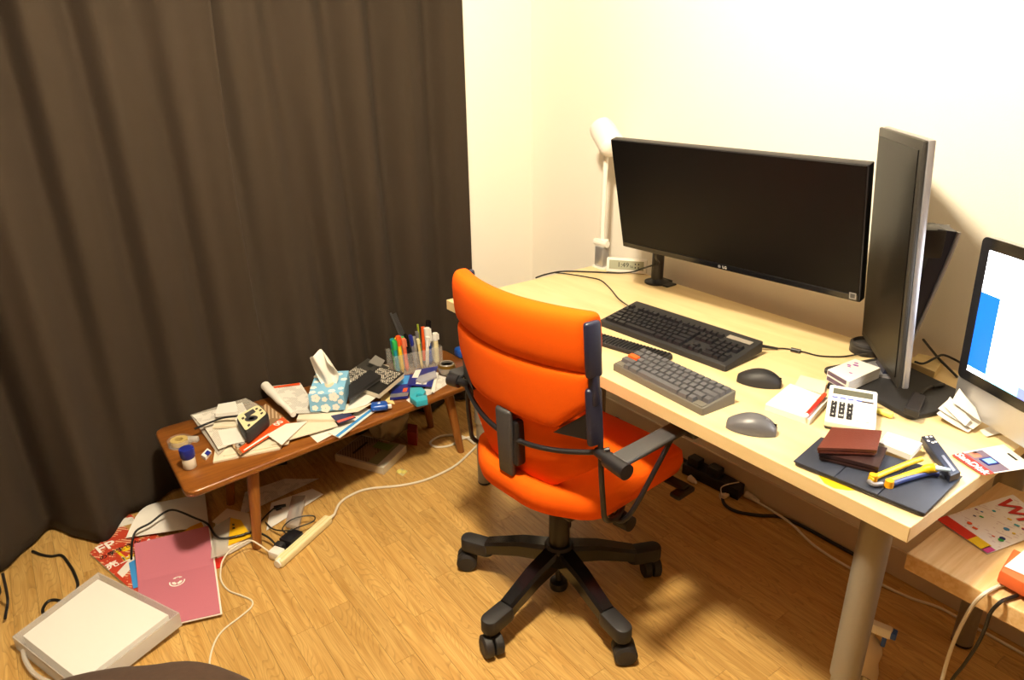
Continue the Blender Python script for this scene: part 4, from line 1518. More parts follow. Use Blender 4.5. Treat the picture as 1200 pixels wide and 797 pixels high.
bmesh.ops.remove_doubles(bm, verts=bm.verts[:], dist=0.0005)
obj('bottle_body', bm, mat('bottle_cream', 'C8B8A0', 0.35), bt, BMx, True, 50)
bm = BM(); box(bm, (0, -0.0305, 0.06), (0.06, 0.002, 0.06))
obj('bottle_label', bm, BOXPR, bt, BMx)
bm = BM(); lathe(bm, [(0.014, 0.075), (0.0432, 0.075), (0.0432, 0.083), (0.014, 0.083)], (0, 0, 0))
bm.free()
bm = BM(); box(bm, (0.012, 0, 0.222), (0.075, 0.022, 0.028), 0.006)
obj('spray_head', bm, WHITE, bt, BMx, True, 40)
bm = BM(); box(bm, (0.052, 0, 0.222), (0.014, 0.020, 0.020), 0.003); box(bm, (0.036, 0, 0.196), (0.010, 0.014, 0.036), 0.003, M=Matrix.Identity(4))
obj('trigger', bm, BLUE, bt, BMx)

cable('floor_cable', 'long white cable on the floor along the baseboard under the desk', [clampy(p_, 0.772) for p_ in [px(883, 583, 0.02), px(895, 590, 0.018), px(925, 612, 0.018), px(955, 640, 0.018), px(1000, 668, 0.010), px(1060, 698, 0.004), px(1100, 712, 0.004), px(1150, 728, 0.004), px(1230, 765, 0.004)]], 0.0042, CABLEW)
cable('floor_cable', 'thick black cable curled on the floor under the desk', [clampy(p_, 0.793) for p_ in [px(846, 582, 0.006), px(850, 592, 0.006), px(865, 600, 0.006), px(890, 604, 0.006), px(915, 606, 0.006), px(945, 618, 0.006), px(985, 640, 0.006), px(1020, 655, 0.006)]], 0.006, CABLEB)
ad = thing('power_strip', 'dark power strip with adapters on the floor behind the chair', 'power strip', px(850, 565, 0))
bm = BM(); prism(bm, [(p.x, min(p.y, 0.797)) for p in pxq([(800, 543), (818, 532), (882, 562), (866, 575)], 0.045)], 0.0, 0.045, 0.004)
obj('strip_body', bm, BLACK, ad, None, True, 40)
for q in ((815, 545), (838, 556)):
    bm = BM(); c = px(*q, 0.045); box(bm, (c.x, c.y, 0.062), (0.05, 0.04, 0.035), 0.004)
    obj('adapter', bm, BLACKM, ad, None, True, 40)
for nm, q, q2, lab in (('plug', (874, 579), (890, 588), 'white plug at the end of the floor cable'), ('plug', (845, 582), (854, 580), 'small white plug by the black power strip'),
                       ('plug', (808, 560), (816, 566), 'white plug lying behind the chair seat'), ('plug', (806, 550), (814, 545), 'upper white plug behind the chair seat')):
    a, b = px(*q, 0.014), px(*q2, 0.012)
    t_ = thing(nm, lab, 'plug', a)
    bm = BM(); cyl(bm, a, a * 0.35 + b * 0.65, 0.013, 0.010, 12)
    obj('plug_body', bm, mat('plug_cream', 'D8CDB8', 0.5), t_, None, True, 40)
    bm = BM(); cyl(bm, a * 0.4 + b * 0.6, b, 0.009, 0.005, 10)
    obj('plug_neck', bm, CABLEW, t_, None, True, 40)
cable('thin_lead', 'thin pale lead looping over the power strip', [px(846, 581, 0.03), px(845, 572, 0.03), px(852, 568, 0.05), px(866, 565, 0.05)], 0.0022, CABLEW)
cable('under_desk_cable', 'bundle of black cable on the floor near the back desk leg', [clampy(p_, 0.792) for p_ in [px(712, 494, 0.01), px(722, 490, 0.03), px(730, 496, 0.02), px(742, 499, 0.02), px(760, 504, 0.01), px(790, 525, 0.01), px(815, 540, 0.01)]], 0.007, CABLEB)

# ------------------------------------------------------------------ things on the bench
B = BZ
G1 = 'loose papers piled on the bench'
# tape roll in a clear dispenser
tp = thing('tape_dispenser', 'clear tape dispenser with a yellowish roll on the bench end', 'tape', px(213, 520, B))
c = px(211, 521, B)
bm = BM(); lathe(bm, [(0.013, 0), (0.027, 0), (0.027, 0.018), (0.013, 0.018), (0.013, 0)], (c.x, c.y, B + 0.002), 28)
obj('tape_roll', bm, mat('old_tape', 'C8AE6A', 0.3, alpha=0.85), tp, None, True, 40)
bm = BM(); lathe(bm, [(0.034, 0), (0.037, 0), (0.037, 0.02), (0.034, 0.022), (0.034, 0)], (c.x, c.y, B), 28)
obj('dispenser_shell', bm, CLEAR, tp, None, True, 40)
d_ = px(226, 519, B)
bm = BM(); box(bm, (0, 0, 0.009), (0.045, 0.02, 0.018), 0.004, 2, M=T(d_.x - 0.01, d_.y + 0.0, B) @ RZ(0.9))
obj('cutter_arm', bm, FROST, tp, None, True)
# glue bottle
gb_ = thing('glue_bottle', 'small white glue bottle with a dark blue cap on the bench', 'bottle', px(222, 549, B))
c = px(223, 548, B)
bm = BM(); lathe(bm, [(0, 0), (0.017, 0), (0.020, 0.004), (0.020, 0.032), (0.016, 0.04), (0, 0.04)], (c.x, c.y, B))
obj('bottle_body', bm, mat('milky_plastic', 'CFC6B4', 0.35), gb_, None, True, 40)
bm = BM(); lathe(bm, [(0, 0.036), (0.018, 0.036), (0.0215, 0.042), (0.0225, 0.066), (0.021, 0.070), (0, 0.072)], (c.x, c.y, B))
obj('cap', bm, DBLUE, gb_, None, True, 40)
# eraser
er = thing('eraser', 'small eraser in a blue and white sleeve by the bench papers', 'eraser', px(240, 536, B))
bm = BM(); pbox(bm, [(235.5, 533), (243, 525), (247.5, 528), (240.5, 536)], B, B + 0.012, 0.001)
obj('rubber', bm, WHITE, er)
bm = BM(); pbox(bm, [(239.5, 531.5), (243, 527.5), (247.3, 530), (243.5, 534)], B + 0.0118, B + 0.0126)
obj('sleeve_print', bm, DBLUE, er)

paper('brochure', 'white brochure at the bottom of the bench pile, near the bench edge', 'paper', [(250, 543), (328, 527), (345, 505), (255, 512)], B + 0.0005, PAPER2, G1, t=0.006)
paper('envelope', 'cream envelope under the red-banner magazine on the bench', 'envelope', [(262, 535), (338, 521), (342, 508), (262, 515)], B + 0.0072, PAPER2, G1, t=0.003)
paper('clear_file', 'translucent clear file sticking out at the back of the bench', 'file', [(223, 487), (288, 467), (314, 480), (256, 534)], B + 0.011, FILM, None, bend=0.002)
paper('paper_sheet', 'white sheet on the clear file', 'paper', [(225, 487), (284, 472), (300, 500), (262, 526)], B + 0.0148, PRINT, G1, bend=0.0005)
paper('receipt', 'printed slip left of the black pouch, over the white sheets', 'receipt', [(237, 497), (284, 490), (291, 513), (256, 527)], B + 0.0219, PRINT2, G1, bend=0.001)
paper('receipt', 'crumpled white slip below the black pouch', 'receipt', [(255, 505), (283, 500), (289, 517), (262, 523)], B + 0.0240, PAPER, G1, bend=0.0006)
pbx = thing('white_box', 'small white box with a row of ports on the bench papers', 'box', px(265, 484, B))
bm = BM(); pbox(bm, [(252, 485), (255.5, 473.5), (276, 470), (279, 482)], B + 0.0258, B + 0.040, 0.0015)
obj('box_body', bm, WHITE, pbx)
for k in range(4):
    bm = BM(); a = px(254.5 + 5.6 * k, 485.3 - 0.75 * k, B + 0.031); box(bm, (a.x + 0.002, a.y - 0.004, a.z), (0.006, 0.009, 0.007))
    obj('port', bm, DGREY, pbx)
bm = BM(); pbox(bm, [(249, 500), (252, 491), (275, 488), (278, 498)], B + 0.026, B + 0.036, 0.0015)
tag(obj('paper_stack', bm, PAPER2), 'thick cream pad beside the black pouch', 'pad')
# magazine with red banner
mgz = thing('magazine', 'photo magazine with an orange-red banner under the black pouch', 'magazine', px(300, 505, B))
MQ2 = [(268, 518), (281, 534), (341, 497), (312, 474)]
bm = BM(); grid_sheet(bm, pxq(MQ2, B + 0.0165), 0.004, 4)
obj('cover', bm, MAGR, mgz)
v = pxq(MQ2, B + 0.0208)
patch('orange_banner', v, 0.66, 0.98, 0.06, 1.0, ORP, mgz)
patch('white_title', [p + Vector((0, 0, 0.0005)) for p in v], 0.40, 0.60, 0.05, 0.62, mat_print('title_print', '2A2420', 'F0EAE0', line=900, dens=1, rot=0.5, blob=60, lo=0.45), mgz)
SA, SB = quad_pt(v, 0.72, 0.1), quad_pt(v, 0.72, 0.95)
an = math.atan2(SB.y - SA.y, SB.x - SA.x)
text('banner_print', '00', 0.034, WINK, mgz, T(*(quad_pt(v, 0.76, 0.86) + Vector((0, 0, 0.001)))) @ RZ(an), bold=True)
patch('banner_line', [p + Vector((0, 0, 0.0006)) for p in v], 0.86, 0.92, 0.10, 0.60, WINK, mgz)
# black and cream camera pouch
po = thing('camera_pouch', 'black pouch with a cream printed camera face and silver zip pull', 'pouch', px(295, 495, B))
PQ = [(277, 488), (302, 474), (313, 484), (288, 505)]
z0, z1 = B + 0.0258, B + 0.070
bm = BM(); prism(bm, round_poly([(p.x, p.y) for p in pxq([(276, 488), (303, 472), (316, 485), (288, 508)], z1)], 0.022, 6), z0, z1, 0.008)
obj('pouch_body', bm, BLACKM, po, None, True, 50)
bm = BM(); prism(bm, round_poly([(p.x, p.y) for p in pxq(PQ, z1 + 0.001)], 0.018, 6), z1 - 0.001, z1 + 0.001)
pf = obj('printed_face', bm, CREAM, po)
v = pxq(PQ, z1 + 0.0012)
patch('viewfinder_print', v, 0.30, 0.72, 0.12, 0.42, DGREY, pf)
c = quad_pt(v, 0.42, 0.62)
bm = BM(); lathe(bm, [(0.010, 0), (0.021, 0), (0.021, 0.0006), (0.010, 0.0006), (0.010, 0)], c, 24)
obj('lens_print', bm, DGREY, pf)
for a, b in ((0.78, 0.2), (0.85, 0.45), (0.8, 0.7), (0.12, 0.25), (0.15, 0.8)):
    patch('button_print', v, a, a + 0.10, b, b + 0.12, INK, pf)
bm = BM(); tube(bm, [px(299, 499, z0 + 0.03), px(300, 505, z0 + 0.02), px(297, 513, z0 + 0.004)], 0.0022, 8)
obj('zip_pull', bm, SILVER, po, None, True)
bm = BM()
P = [px(278, 488, z1 - 0.01), px(262, 490, B + 0.052), px(245, 496, B + 0.040), px(228, 503, B + 0.036)]
Q = smooth_pts(P, 6)
for i in range(len(Q) - 1):
    a, b = Q[i], Q[i + 1]
    n_ = Vector((-(b - a).y, (b - a).x, 0)).normalized() * 0.006
    vs = [bm.verts.new(p) for p in (a - n_, b - n_, b + n_, a + n_)]
    vt = [bm.verts.new(p + Vector((0, 0, 0.002))) for p in (a - n_, b - n_, b + n_, a + n_)]
    bm.faces.new(vs[::-1]); bm.faces.new(vt)
    for k in range(4):
        bm.faces.new((vs[k], vs[(k + 1) % 4], vt[(k + 1) % 4], vt[k]))
bmesh.ops.remove_doubles(bm, verts=bm.verts[:], dist=0.0002)
obj('wrist_strap', bm, BLACKM, po, None)

# rolled sheet, letters, folders
rs = thing('rolled_sheet', 'white printed sheet with a rolled edge left of the tissue box', 'paper', px(340, 480, B))
v = pxq([(318, 454), (352, 449), (375, 484), (343, 486)], B + 0.028)
bm = BM(); grid_sheet(bm, v, 0.001, 6, lambda u, w_: 0.004 * (1 - u))
obj('sheet', bm, PRINT, rs)
patch('orange_header', [p + Vector((0, 0, 0.0055)) for p in v], 0.05, 0.95, 0.03, 0.09, ORP, rs)
bm = BM(); tube(bm, [px(311, 452, B + 0.050), px(326, 468, B + 0.046), px(344, 486, B + 0.036)], [0.017] * 4 + [0.014] * 4 + [0.010] * 5, 16, 6)
obj('rolled_edge', bm, PAPER, rs, None, True, 60)
paper('catalogue', 'bent cream catalogue under the tissue box', 'catalogue', [(348, 494), (352, 483), (420, 476), (395, 494)], B + 0.0172, PAPER2, None, t=0.008, bend=0.0008)
paper('letter', 'white folded letter at the bench edge with small red print', 'letter', [(318, 522), (330, 502), (388, 489), (396, 500)], B + 0.0118, PAPER2, G1, t=0.003, bend=0.001)
paper('letter', 'white letter right of the red-banner magazine', 'letter', [(313, 510), (335, 497), (360, 494), (330, 522)], B + 0.0226, PAPER, G1, t=0.001, bend=0.0008)
paper('letter', 'white sheet under the tissue box, hanging to the bench edge', 'letter', [(360, 508), (388, 498), (402, 503), (372, 519)], B + 0.0015, PAPER, G1, t=0.001)
bf = thing('folder', 'white folder with a blue spine near the bench edge', 'folder', px(410, 495, B))
v = pxq([(385, 508), (398, 514), (440, 482), (425, 478)], B + 0.004)
bm = BM(); grid_sheet(bm, v, 0.003, 3)
obj('folder_body', bm, PAPER, bf)
patch('blue_spine', [p + Vector((0, 0, 0.0032)) for p in v], 0.62, 0.86, 0, 1, LBLUE, bf)
nc = thing('navy_card', 'navy card with a red stripe beside the tissue box', 'card', px(400, 492, B))
v = pxq([(388, 488), (397, 497), (417, 490), (408, 484)], B + 0.0262)
bm = BM(); grid_sheet(bm, v, 0.003, 2)
obj('card_body', bm, mat('navy_print', '2A2C50', 0.5), nc)
patch('red_stripe', [p + Vector((0, 0, 0.0031)) for p in v], 0.70, 0.95, 0, 1, mat('coral_print', 'C8584A', 0.5), nc)
paper('letter', 'bent white letter right of the tissue box', 'letter', [(407, 481), (413, 464), (448, 462), (430, 475)], B + 0.0325, PAPER, G1, t=0.002, bend=0.004)
paper('letter', 'lower cream letter right of the tissue box', 'letter', [(402, 485), (404, 474), (436, 473), (420, 483)], B + 0.0298, PAPER2, G1, t=0.001, bend=0.001)
paper('sticky_sheet', 'pale yellow sheet beside the blue correction roller', 'paper', [(446, 470), (447, 457), (453, 455), (463, 474)], B + 0.001, PALEY, None)
# tissue box
tx = thing('tissue_box', 'light blue tissue box with white flowers and a tissue pulled up', 'tissue box', px(375, 470, B))
TB0, TB1 = B + 0.0345, B + 0.101
TQ = pxq([(361, 463), (402, 460.5), (376, 437), (349, 437.5)], TB1)
# square the outline: front edge a-b, depth direction
a, b = TQ[0], TQ[1]
e1 = (b - a); e1.z = 0
dd = Vector((-e1.y, e1.x, 0)).normalized() * 0.19
foot = [(p.x, p.y) for p in (a, b, b + dd, a + dd)]
bm = BM(); prism(bm, foot, TB0, TB1, 0.001)
bx_ = obj('carton', bm, SKY, tx)
TF = T(a.x, a.y, 0) @ RZ(math.atan2(e1.y, e1.x))
LW = e1.length


def flower(bm, M, r):
    for k in range(5):
        t_ = 2 * PI * k / 5
        c_ = Vector((math.cos(t_) * r * 0.55, math.sin(t_) * r * 0.55, 0))
        vs = [bm.verts.new(M @ (c_ + Vector((math.cos(j * PI / 4) * r * 0.5, math.sin(j * PI / 4) * r * 0.5, 0.0003 + 0.00005 * k)))) for j in range(8)]
        bm.faces.new(vs)


bm = BM()
rr = random.Random(3)
spots = [(0.2, 0.7, 0.016), (0.72, 0.72, 0.018), (0.45, 0.62, 0.010), (0.9, 0.45, 0.010), (0.15, 0.2, 0.011), (0.45, 0.15, 0.017), (0.75, 0.18, 0.013), (0.95, 0.88, 0.008)]
front = TF @ T(0, -0.0004, TB0) @ Matrix.Rotation(PI / 2, 4, 'X')
for u, w_, r in spots:
    flower(bm, front @ T(u * LW, w_ * 0.075, 0), r)
left = TF @ T(-0.0004, 0.19, TB0) @ RZ(-PI / 2) @ Matrix.Rotation(PI / 2, 4, 'X')
for u, w_, r in ((0.15, 0.6, 0.014), (0.45, 0.4, 0.015), (0.75, 0.65, 0.013), (0.92, 0.25, 0.010)):
    flower(bm, left @ T(u * 0.19, w_ * 0.075, 0), r)
for u, w_, r in ((0.1, 0.1, 0.012), (0.35, 0.07, 0.011), (0.65, 0.12, 0.013), (0.9, 0.2, 0.010), (0.08, 0.3, 0.012), (0.12, 0.55, 0.011), (0.08, 0.8, 0.013), (0.4, 0.9, 0.012), (0.75, 0.85, 0.012), (0.92, 0.6, 0.012), (0.3, 0.72, 0.009)):
    flower(bm, TF @ T(u * LW, w_ * 0.19, TB1), r)
obj('flower_print', bm, WINK, bx_)
bm = BM(); lathe(bm, [(0.0, 0.0), (0.026, 0.0), (0.026, 0.0006), (0, 0.0006)], (0, 0, 0))
bmesh.ops.scale(bm, vec=(0.7, 1.9, 1), verts=bm.verts[:])
obj('opening', bm, mat('opening_film', 'CFC4A8', 0.3), bx_, TF @ T(LW * 0.52, 0.10, TB1))
bm = BM()
n, mcol = 16, 24
rowv = []
for j in range(n + 1):
    h = j / n
    r_ = []
    for i in range(mcol + 1):
        u = i / mcol
        wd = 0.022 + 0.058 * math.sin(PI * min(1, 0.15 + 0.62 * h))
        top = 0.125 * (0.80 + 0.20 * math.sin(PI * (1 - u) * 0.9 + 0.3) - 0.35 * max(0, u - 0.6))
        fold = 0.020 * math.sin(u * 3.2 * PI + 1.2 * h) * (0.35 + 0.65 * h) + 0.012 * h * math.sin(7 * u + 4 * h)
        r_.append(bm.verts.new(TF @ Vector((LW * 0.50 + wd * (u - 0.5) - 0.028 * h * h + 0.03 * max(0, u - 0.6) * h, 0.085 + fold + 0.012 * h, TB1 - 0.006 + top * h))))
    rowv.append(r_)
for j in range(n):
    for i in range(mcol):
        bm.faces.new((rowv[j][i], rowv[j][i + 1], rowv[j + 1][i + 1], rowv[j + 1][i]))
ts = obj('tissue', bm, mat('tissue_white', 'EDE9E0', 0.85), tx, None, True, 80)
md = ts.modifiers.new('thickness', 'SOLIDIFY'); md.thickness = 0.001

# books
bk1 = thing('book', 'dark grey book with a mottled white pattern at the curtain', 'book', px(430, 438, B))
P = pxq([(399, 442), (431, 420), (456, 430), (421, 453)], B + 0.040)
bm = BM(); prism(bm, [(p.x, p.y) for p in P], B + 0.0272, B + 0.0372)
obj('pages', bm, PAPER2, bk1)
bm = BM(); prism(bm, [(p.x, p.y) for p in P], B + 0.0372, B + 0.040)
cv = obj('cover', bm, mat('book_dark', '3A3733', 0.5), bk1)
v = [Vector((p.x, p.y, B + 0.0402)) for p in P]
patch('cover_print', v, 0.02, 0.55, 0.02, 0.98, BOOKBW, cv)
patch('corner_logo', v, 0.72, 0.85, 0.3, 0.5, INK, cv)
bk2 = thing('book', 'thick black book with rows of white print and cream pages', 'book', px(450, 445, B))
P = pxq([(418, 452), (443, 429), (473, 437), (444, 461)], B + 0.062)
bm = BM(); prism(bm, [(p.x, p.y) for p in P], B + 0.0408, B + 0.058)
obj('pages', bm, PAPER2, bk2)
bm = BM(); prism(bm, [(p.x, p.y) for p in P], B + 0.0575, B + 0.062)
cv = obj('cover', bm, mat('book_black', '1E1C1A', 0.5), bk2)
v = [Vector((p.x, p.y, B + 0.0622)) for p in P]
patch('cover_print', v, 0.40, 0.95, 0.10, 0.95, BOOKBW, cv)
bn = thing('black_notebook', 'plain black notebook leaning against the tissue box', 'notebook', px(420, 460, B))
P = pxq([(409, 455), (434, 440), (447, 446), (409, 469)], B + 0.066)
P = [Vector((p.x, p.y, z)) for p, z in zip(P, (B + 0.069, B + 0.080, B + 0.077, B + 0.066))]
bm = BM(); grid_sheet(bm, P, 0.010, 2)
obj('notebook_cover', bm, BLACKM, bn)
bm = BM(); grid_sheet(bm, [p + Vector((0, 0, -0.006)) for p in P], 0.006, 2)
obj('notebook_pages', bm, DGREY, bn)
paper('name_card', 'small white card between the tissue box and the dark books', 'card', [(400, 447), (405, 443), (412, 447), (407, 451)], B + 0.0412, PAPER, None)
paper('grey_file', 'grey plastic file behind the books', 'file', [(432, 425), (440, 417), (451, 423), (446, 431)], B + 0.0408, mat('grey_file', '8E8A84', 0.4), None, t=0.003)
bm = BM(); pbox(bm, [(401, 448), (437, 423), (456, 429), (432, 457)], B, B + 0.027)
tag(obj('document_stack', bm, PAPER2), 'stack of documents underneath the dark books', 'documents')

# blue blister packs, correction roller, tape cutter
for lab, q, zz, tt in (('blue packet with a clear lower edge beside the cyan tape cutter', [(457, 469), (464, 443), (487, 441), (478, 467)], B + 0.004, 0.010),
                       ('blue and white blister pack behind the cyan tape cutter', [(478, 452), (487, 434), (513, 430), (506, 454)], B + 0.015, 0.003)):
    t_ = thing('blister_pack', lab, 'package', px(*q[0], zz))
    v = pxq(q, zz)
    bm = BM(); grid_sheet(bm, v, tt, 3)
    obj('pack_card', bm, DBLUE, t_)
    v = [p + Vector((0, 0, tt + 0.0003)) for p in v]
    if tt > 0.005:
        patch('light_blue_print', v, 0.55, 0.95, 0.1, 0.75, LBLUE, t_)
        patch('orange_mark', v, 0.20, 0.36, 0.62, 0.85, ORP, t_)
        patch('clear_edge', v, 0.0, 0.16, 0.0, 1.0, SILVER, t_)
    else:
        patch('white_print', v, 0.45, 0.95, 0.02, 0.28, PAPER, t_)
        bm = BM(); pbox(bm, [(487, 445), (492, 440), (510, 434), (512, 440), (495, 448)], zz + tt, zz + tt + 0.010, 0.002)
        obj('blister', bm, mat('blister_clear', 'C8C8D0', 0.1, alpha=0.6), t_, None, True)
        patch('white_print', v, 0.08, 0.20, 0.3, 0.75, PAPER, t_)
cr = thing('correction_roller', 'round blue correction tape roller on the bench edge', 'correction tape', px(445, 482, B))
c = px(445, 482, B)
CQ = T(c.x, c.y, B + 0.0072) @ RZ(1.2)
bm = BM(); box(bm, (0, 0, 0.013), (0.062, 0.044, 0.025), 0.011, 4)
obj('roller_body', bm, BLUE, cr, CQ, True, 60)
bm = BM(); box(bm, (0.036, -0.004, 0.010), (0.016, 0.014, 0.014), 0.003)
obj('roller_tip', bm, WHITE, cr, CQ)
bm = BM(); lathe(bm, [(0, 0.0), (0.005, 0.0), (0.005, 0.001), (0, 0.001)], (0, 0, 0.0255), 14)
obj('button', bm, WHITE, cr, CQ)
tcu = thing('tape_cutter', 'cyan hand tape cutter standing on the bench edge', 'tape cutter', px(490, 470, B))
bm = BM()
outer = [(480.5, 454), (494, 453.5), (499, 458), (496, 462), (489, 460.5), (487.5, 465), (500, 462), (501, 468), (488, 471), (480, 465)]
pbox(bm, outer, B + 0.0024, B + 0.025, 0.002)
obj('cutter_body', bm, CYAN, tcu, None, True, 40)
bm = BM(); pbox(bm, [(488.5, 459.5), (496, 460.5), (498, 463.5), (490, 465)], B + 0.0024, B + 0.013)
obj('cutter_core', bm, SILVER, tcu)
paper('memo_sheet', 'white memo sheets under the glass jar at the bench end', 'paper', [(492, 466), (508, 438), (533, 445), (506, 462)], B + 0.0008, PRINT, G1, bend=0.0005)
paper('memo_sheet', 'small white slip under the cyan tape cutter', 'paper', [(476, 469), (484, 464), (492, 468), (483, 474)], B + 0.0002, PAPER, G1)
paper('memo_sheet', 'upright white slip beside the blue blister pack', 'paper', [(505, 460), (511, 436), (514, 438), (509, 461)], B + 0.012, PAPER, G1, bend=0.004)

# glass jar and cream box
jr = thing('glass_jar', 'small smoky glass jar with a gold rim beside the pens', 'jar', px(524, 437, B))
c = px(524, 438, B + 0.002)
bm = BM(); lathe(bm, [(0, 0.0), (0.024, 0.0), (0.034, 0.012), (0.036, 0.028), (0.030, 0.044), (0.026, 0.048), (0.023, 0.046), (0.028, 0.03), (0.0, 0.02)], (c.x, c.y, B + 0.002))
obj('jar_body', bm, mat('smoky_glass', '9C948A', 0.12, alpha=0.85), jr, None, True, 60)
bm = BM(); lathe(bm, [(0.0315, 0.036), (0.0355, 0.034), (0.033, 0.043), (0.0305, 0.044), (0.0315, 0.036)], (c.x, c.y, B + 0.002))
obj('gold_rim', bm, mat('gold_band', '8A6A28', 0.3, metal=0.6), jr, None, True)
bm = BM(); pbox(bm, [(526, 440), (534, 433), (546, 437), (540, 446)], B + 0.0022, B + 0.028, 0.001)
tag(obj('cream_box', bm, CREAM), 'small cream box behind the chair arm at the bench end', 'box')

# pen holder and pens
ph = thing('pen_holder', 'clear acrylic pen holder full of pens', 'pen holder', px(495, 425, B))
P = [(p.x, p.y) for p in pxq([(474, 438), (498, 438), (521, 427), (500, 421), (478, 424)], B)]
cx_, cy_ = sum(p[0] for p in P) / 5, sum(p[1] for p in P) / 5
PH = T(cx_, cy_, B) @ RZ(1.45)
for dx_, dy_, sx_, sy_ in ((-0.028, -0.045, 0.206, 0.003), (-0.028, 0.045, 0.206, 0.003), (-0.130, 0, 0.003, 0.09), (0.075, 0, 0.003, 0.09)):
    bm = BM(); box(bm, (dx_, dy_, 0.046), (sx_, sy_, 0.086))
    obj('acrylic_wall', bm, CLEAR, ph, PH)
bm = BM(); box(bm, (-0.028, 0, 0.0025), (0.206, 0.09, 0.004))
obj('acrylic_floor', bm, CLEAR, ph, PH)


def spen(lab, lx, ly, tx_, ty_, L, r, m_, cap=None, capm=None, tip=None, cat='pen', nm='pen', base=0.006):
    a_ = PH @ Vector((lx, ly, base))
    d_ = (PH.to_3x3() @ Vector((tx_, ty_, 1))).normalized()
    return pen(nm, lab, a_, a_ + d_ * L * 1.06, r * 1.2, m_, tip, cap, capm, 'pens and tools in the bench pen holder', cat=cat)


HL = [(TEAL, GREEN, 'teal highlighter with a green cap, outermost of the marker bundle'), (GREEN, TEAL, 'green highlighter in the marker bundle'), (YEL, ORG, 'yellow highlighter with a tall orange cap'),
      (LIME, YEL, 'lime yellow highlighter in the marker bundle'), (mat('coral_pen', 'E06A4A', 0.35), mat('salmon_cap', 'E0805A', 0.35), 'coral highlighter beside the lime one'), (mat('aqua_pen', '5AB0C8', 0.3), GREEN, 'pale blue marker with a bright green cap')]
for i, (m1, m2, lab) in enumerate(HL):
    spen(lab, -0.110 + 0.0195 * (i // 2), -0.024 + 0.020 * (i % 2), -0.07, -0.03, 0.135 + (0.015 if i == 2 else 0), 0.0068, m1, 0.25, m2, nm='highlighter', cat='highlighter', base=0.005)
spen('black ballpoint with silver tip in the pen holder', -0.040, 0.008, -0.12, 0.02, 0.135, 0.005, BLACK, 0.4, BLACKG, SILVER)
spen('silver pen with blue cap in the pen holder', -0.03, -0.02, -0.12, 0.0, 0.140, 0.005, SILVER, 0.3, DBLUE)
spen('wooden stick pen in the pen holder', -0.01, -0.03, -0.10, -0.05, 0.125, 0.0045, PALEY, 0.15, CREAM)
spen('white pen beside the steel blade in the holder', 0.012, -0.030, 0.05, -0.05, 0.125, 0.006, WHITE, 0.3, WHITE)
spen('blue glue stick with a white cap in the pen holder', 0.036, -0.010, -0.05, 0.0, 0.150, 0.0095, BLUE, 0.38, WHITE, cat='glue stick', nm='glue_stick')
spen('cream correction pen in the pen holder', 0.058, -0.026, -0.02, -0.02, 0.130, 0.0085, CREAM, 0.2, WHITE)
spen('frosted short tube at the end of the pen holder', 0.061, 0.010, 0.0, 0.03, 0.105, 0.008, FROST, 0.2, FROST)
spen('black marker with a white clip in the pen holder', 0.030, 0.026, 0.14, 0.05, 0.165, 0.007, BLACK, 0.35, BLACKG)
spen('thin olive green stick in the pen holder', 0.010, 0.020, -0.03, 0.05, 0.160, 0.0035, mat('olive_plastic', '8A9A28', 0.4))
spen('orange handled cutter knife in the pen holder', 0.016, 0.006, 0.02, 0.02, 0.150, 0.006, ORG, 0.3, ORG, SILVER)
spen('grey mechanical pencil in the pen holder', -0.004, 0.002, -0.05, 0.0, 0.140, 0.0045, MGREY, 0.2, SILVER)
spen('blue ballpoint leaning back in the pen holder', -0.058, 0.016, -0.15, 0.0, 0.130, 0.005, DBLUE, 0.3, BLUE)
cb = thing('comb', 'long black comb standing up out of the pen holder', 'comb', PH @ Vector((-0.005, 0.025, 0.01)), 0, 'pens and tools in the bench pen holder')
CB = PH @ T(-0.022, 0.031, 0.01) @ Matrix.Rotation(-0.30, 4, 'Y')
bm = BM(); box(bm, (-0.009, 0, 0.125), (0.008, 0.004, 0.245), 0.001, 1)
obj('comb_spine', bm, DGREY, cb, CB)
bm = BM()
for k in range(41):
    box(bm, (0.003, 0, 0.012 + k * 0.0056), (0.018, 0.0032, 0.0030))
bo_ = obj('comb_teeth', bm, DGREY, cb, CB)
for lab, lx, ly, an in (('white paper label strip in the pen holder', -0.045, 0.0415, -0.45), ('silver packet standing behind the pens', -0.02, 0.0375, 0.1)):
    bm = BM(); box(bm, (0, 0, 0.07), (0.030, 0.002, 0.10), 0.0005, 1)
    tag(obj('label_strip', bm, PRINT if an < 0 else mat('silver_packet', '9C9890', 0.35), None, PH @ T(lx, ly, 0.004) @ Matrix.Rotation(an, 4, 'Y')), lab, 'label')
c = px(541, 418, B)
bm = BM(); box(bm, (c.x, c.y, B + 0.022), (0.05, 0.05, 0.042), 0.012, 3)
tag(obj('blue_case', bm, BLUE, smooth=True), 'small blue case at the far end of the bench behind the chair', 'case')

# ------------------------------------------------------------------ under the bench and on the floor
bxx = thing('game_box', 'flat box with a striped green and brown cover under the bench', 'box', px(430, 540, 0))
P = pxq([(392, 532), (449, 548), (476, 521.5), (423.5, 508.5)], 0.035)
P = [(p.x, p.y) for p in P]
bm = BM(); prism(bm, P, 0.0, 0.033, 0.002)
b_ = obj('box_body', bm, mat('box_cream', 'CFC6B0', 0.6), bxx)
v = [Vector((*p, 0.0332)) for p in P]
patch('cover_print', v, 0.02, 0.66, 0.05, 0.95, mat_print('striped_cover', '9A8468', '4E4238', line=200, dens=0.75, rot=0.4, blob=9, lo=0.45), b_)
patch('green_print', v, 0.66, 0.86, 0.05, 0.98, mat('sage_print', '8A9068', 0.6), b_)
patch('green_leaf', [p + Vector((0, 0, 0.0006)) for p in v], 0.45, 0.80, 0.62, 0.88, mat('leaf_print', '6E8A38', 0.6), b_)
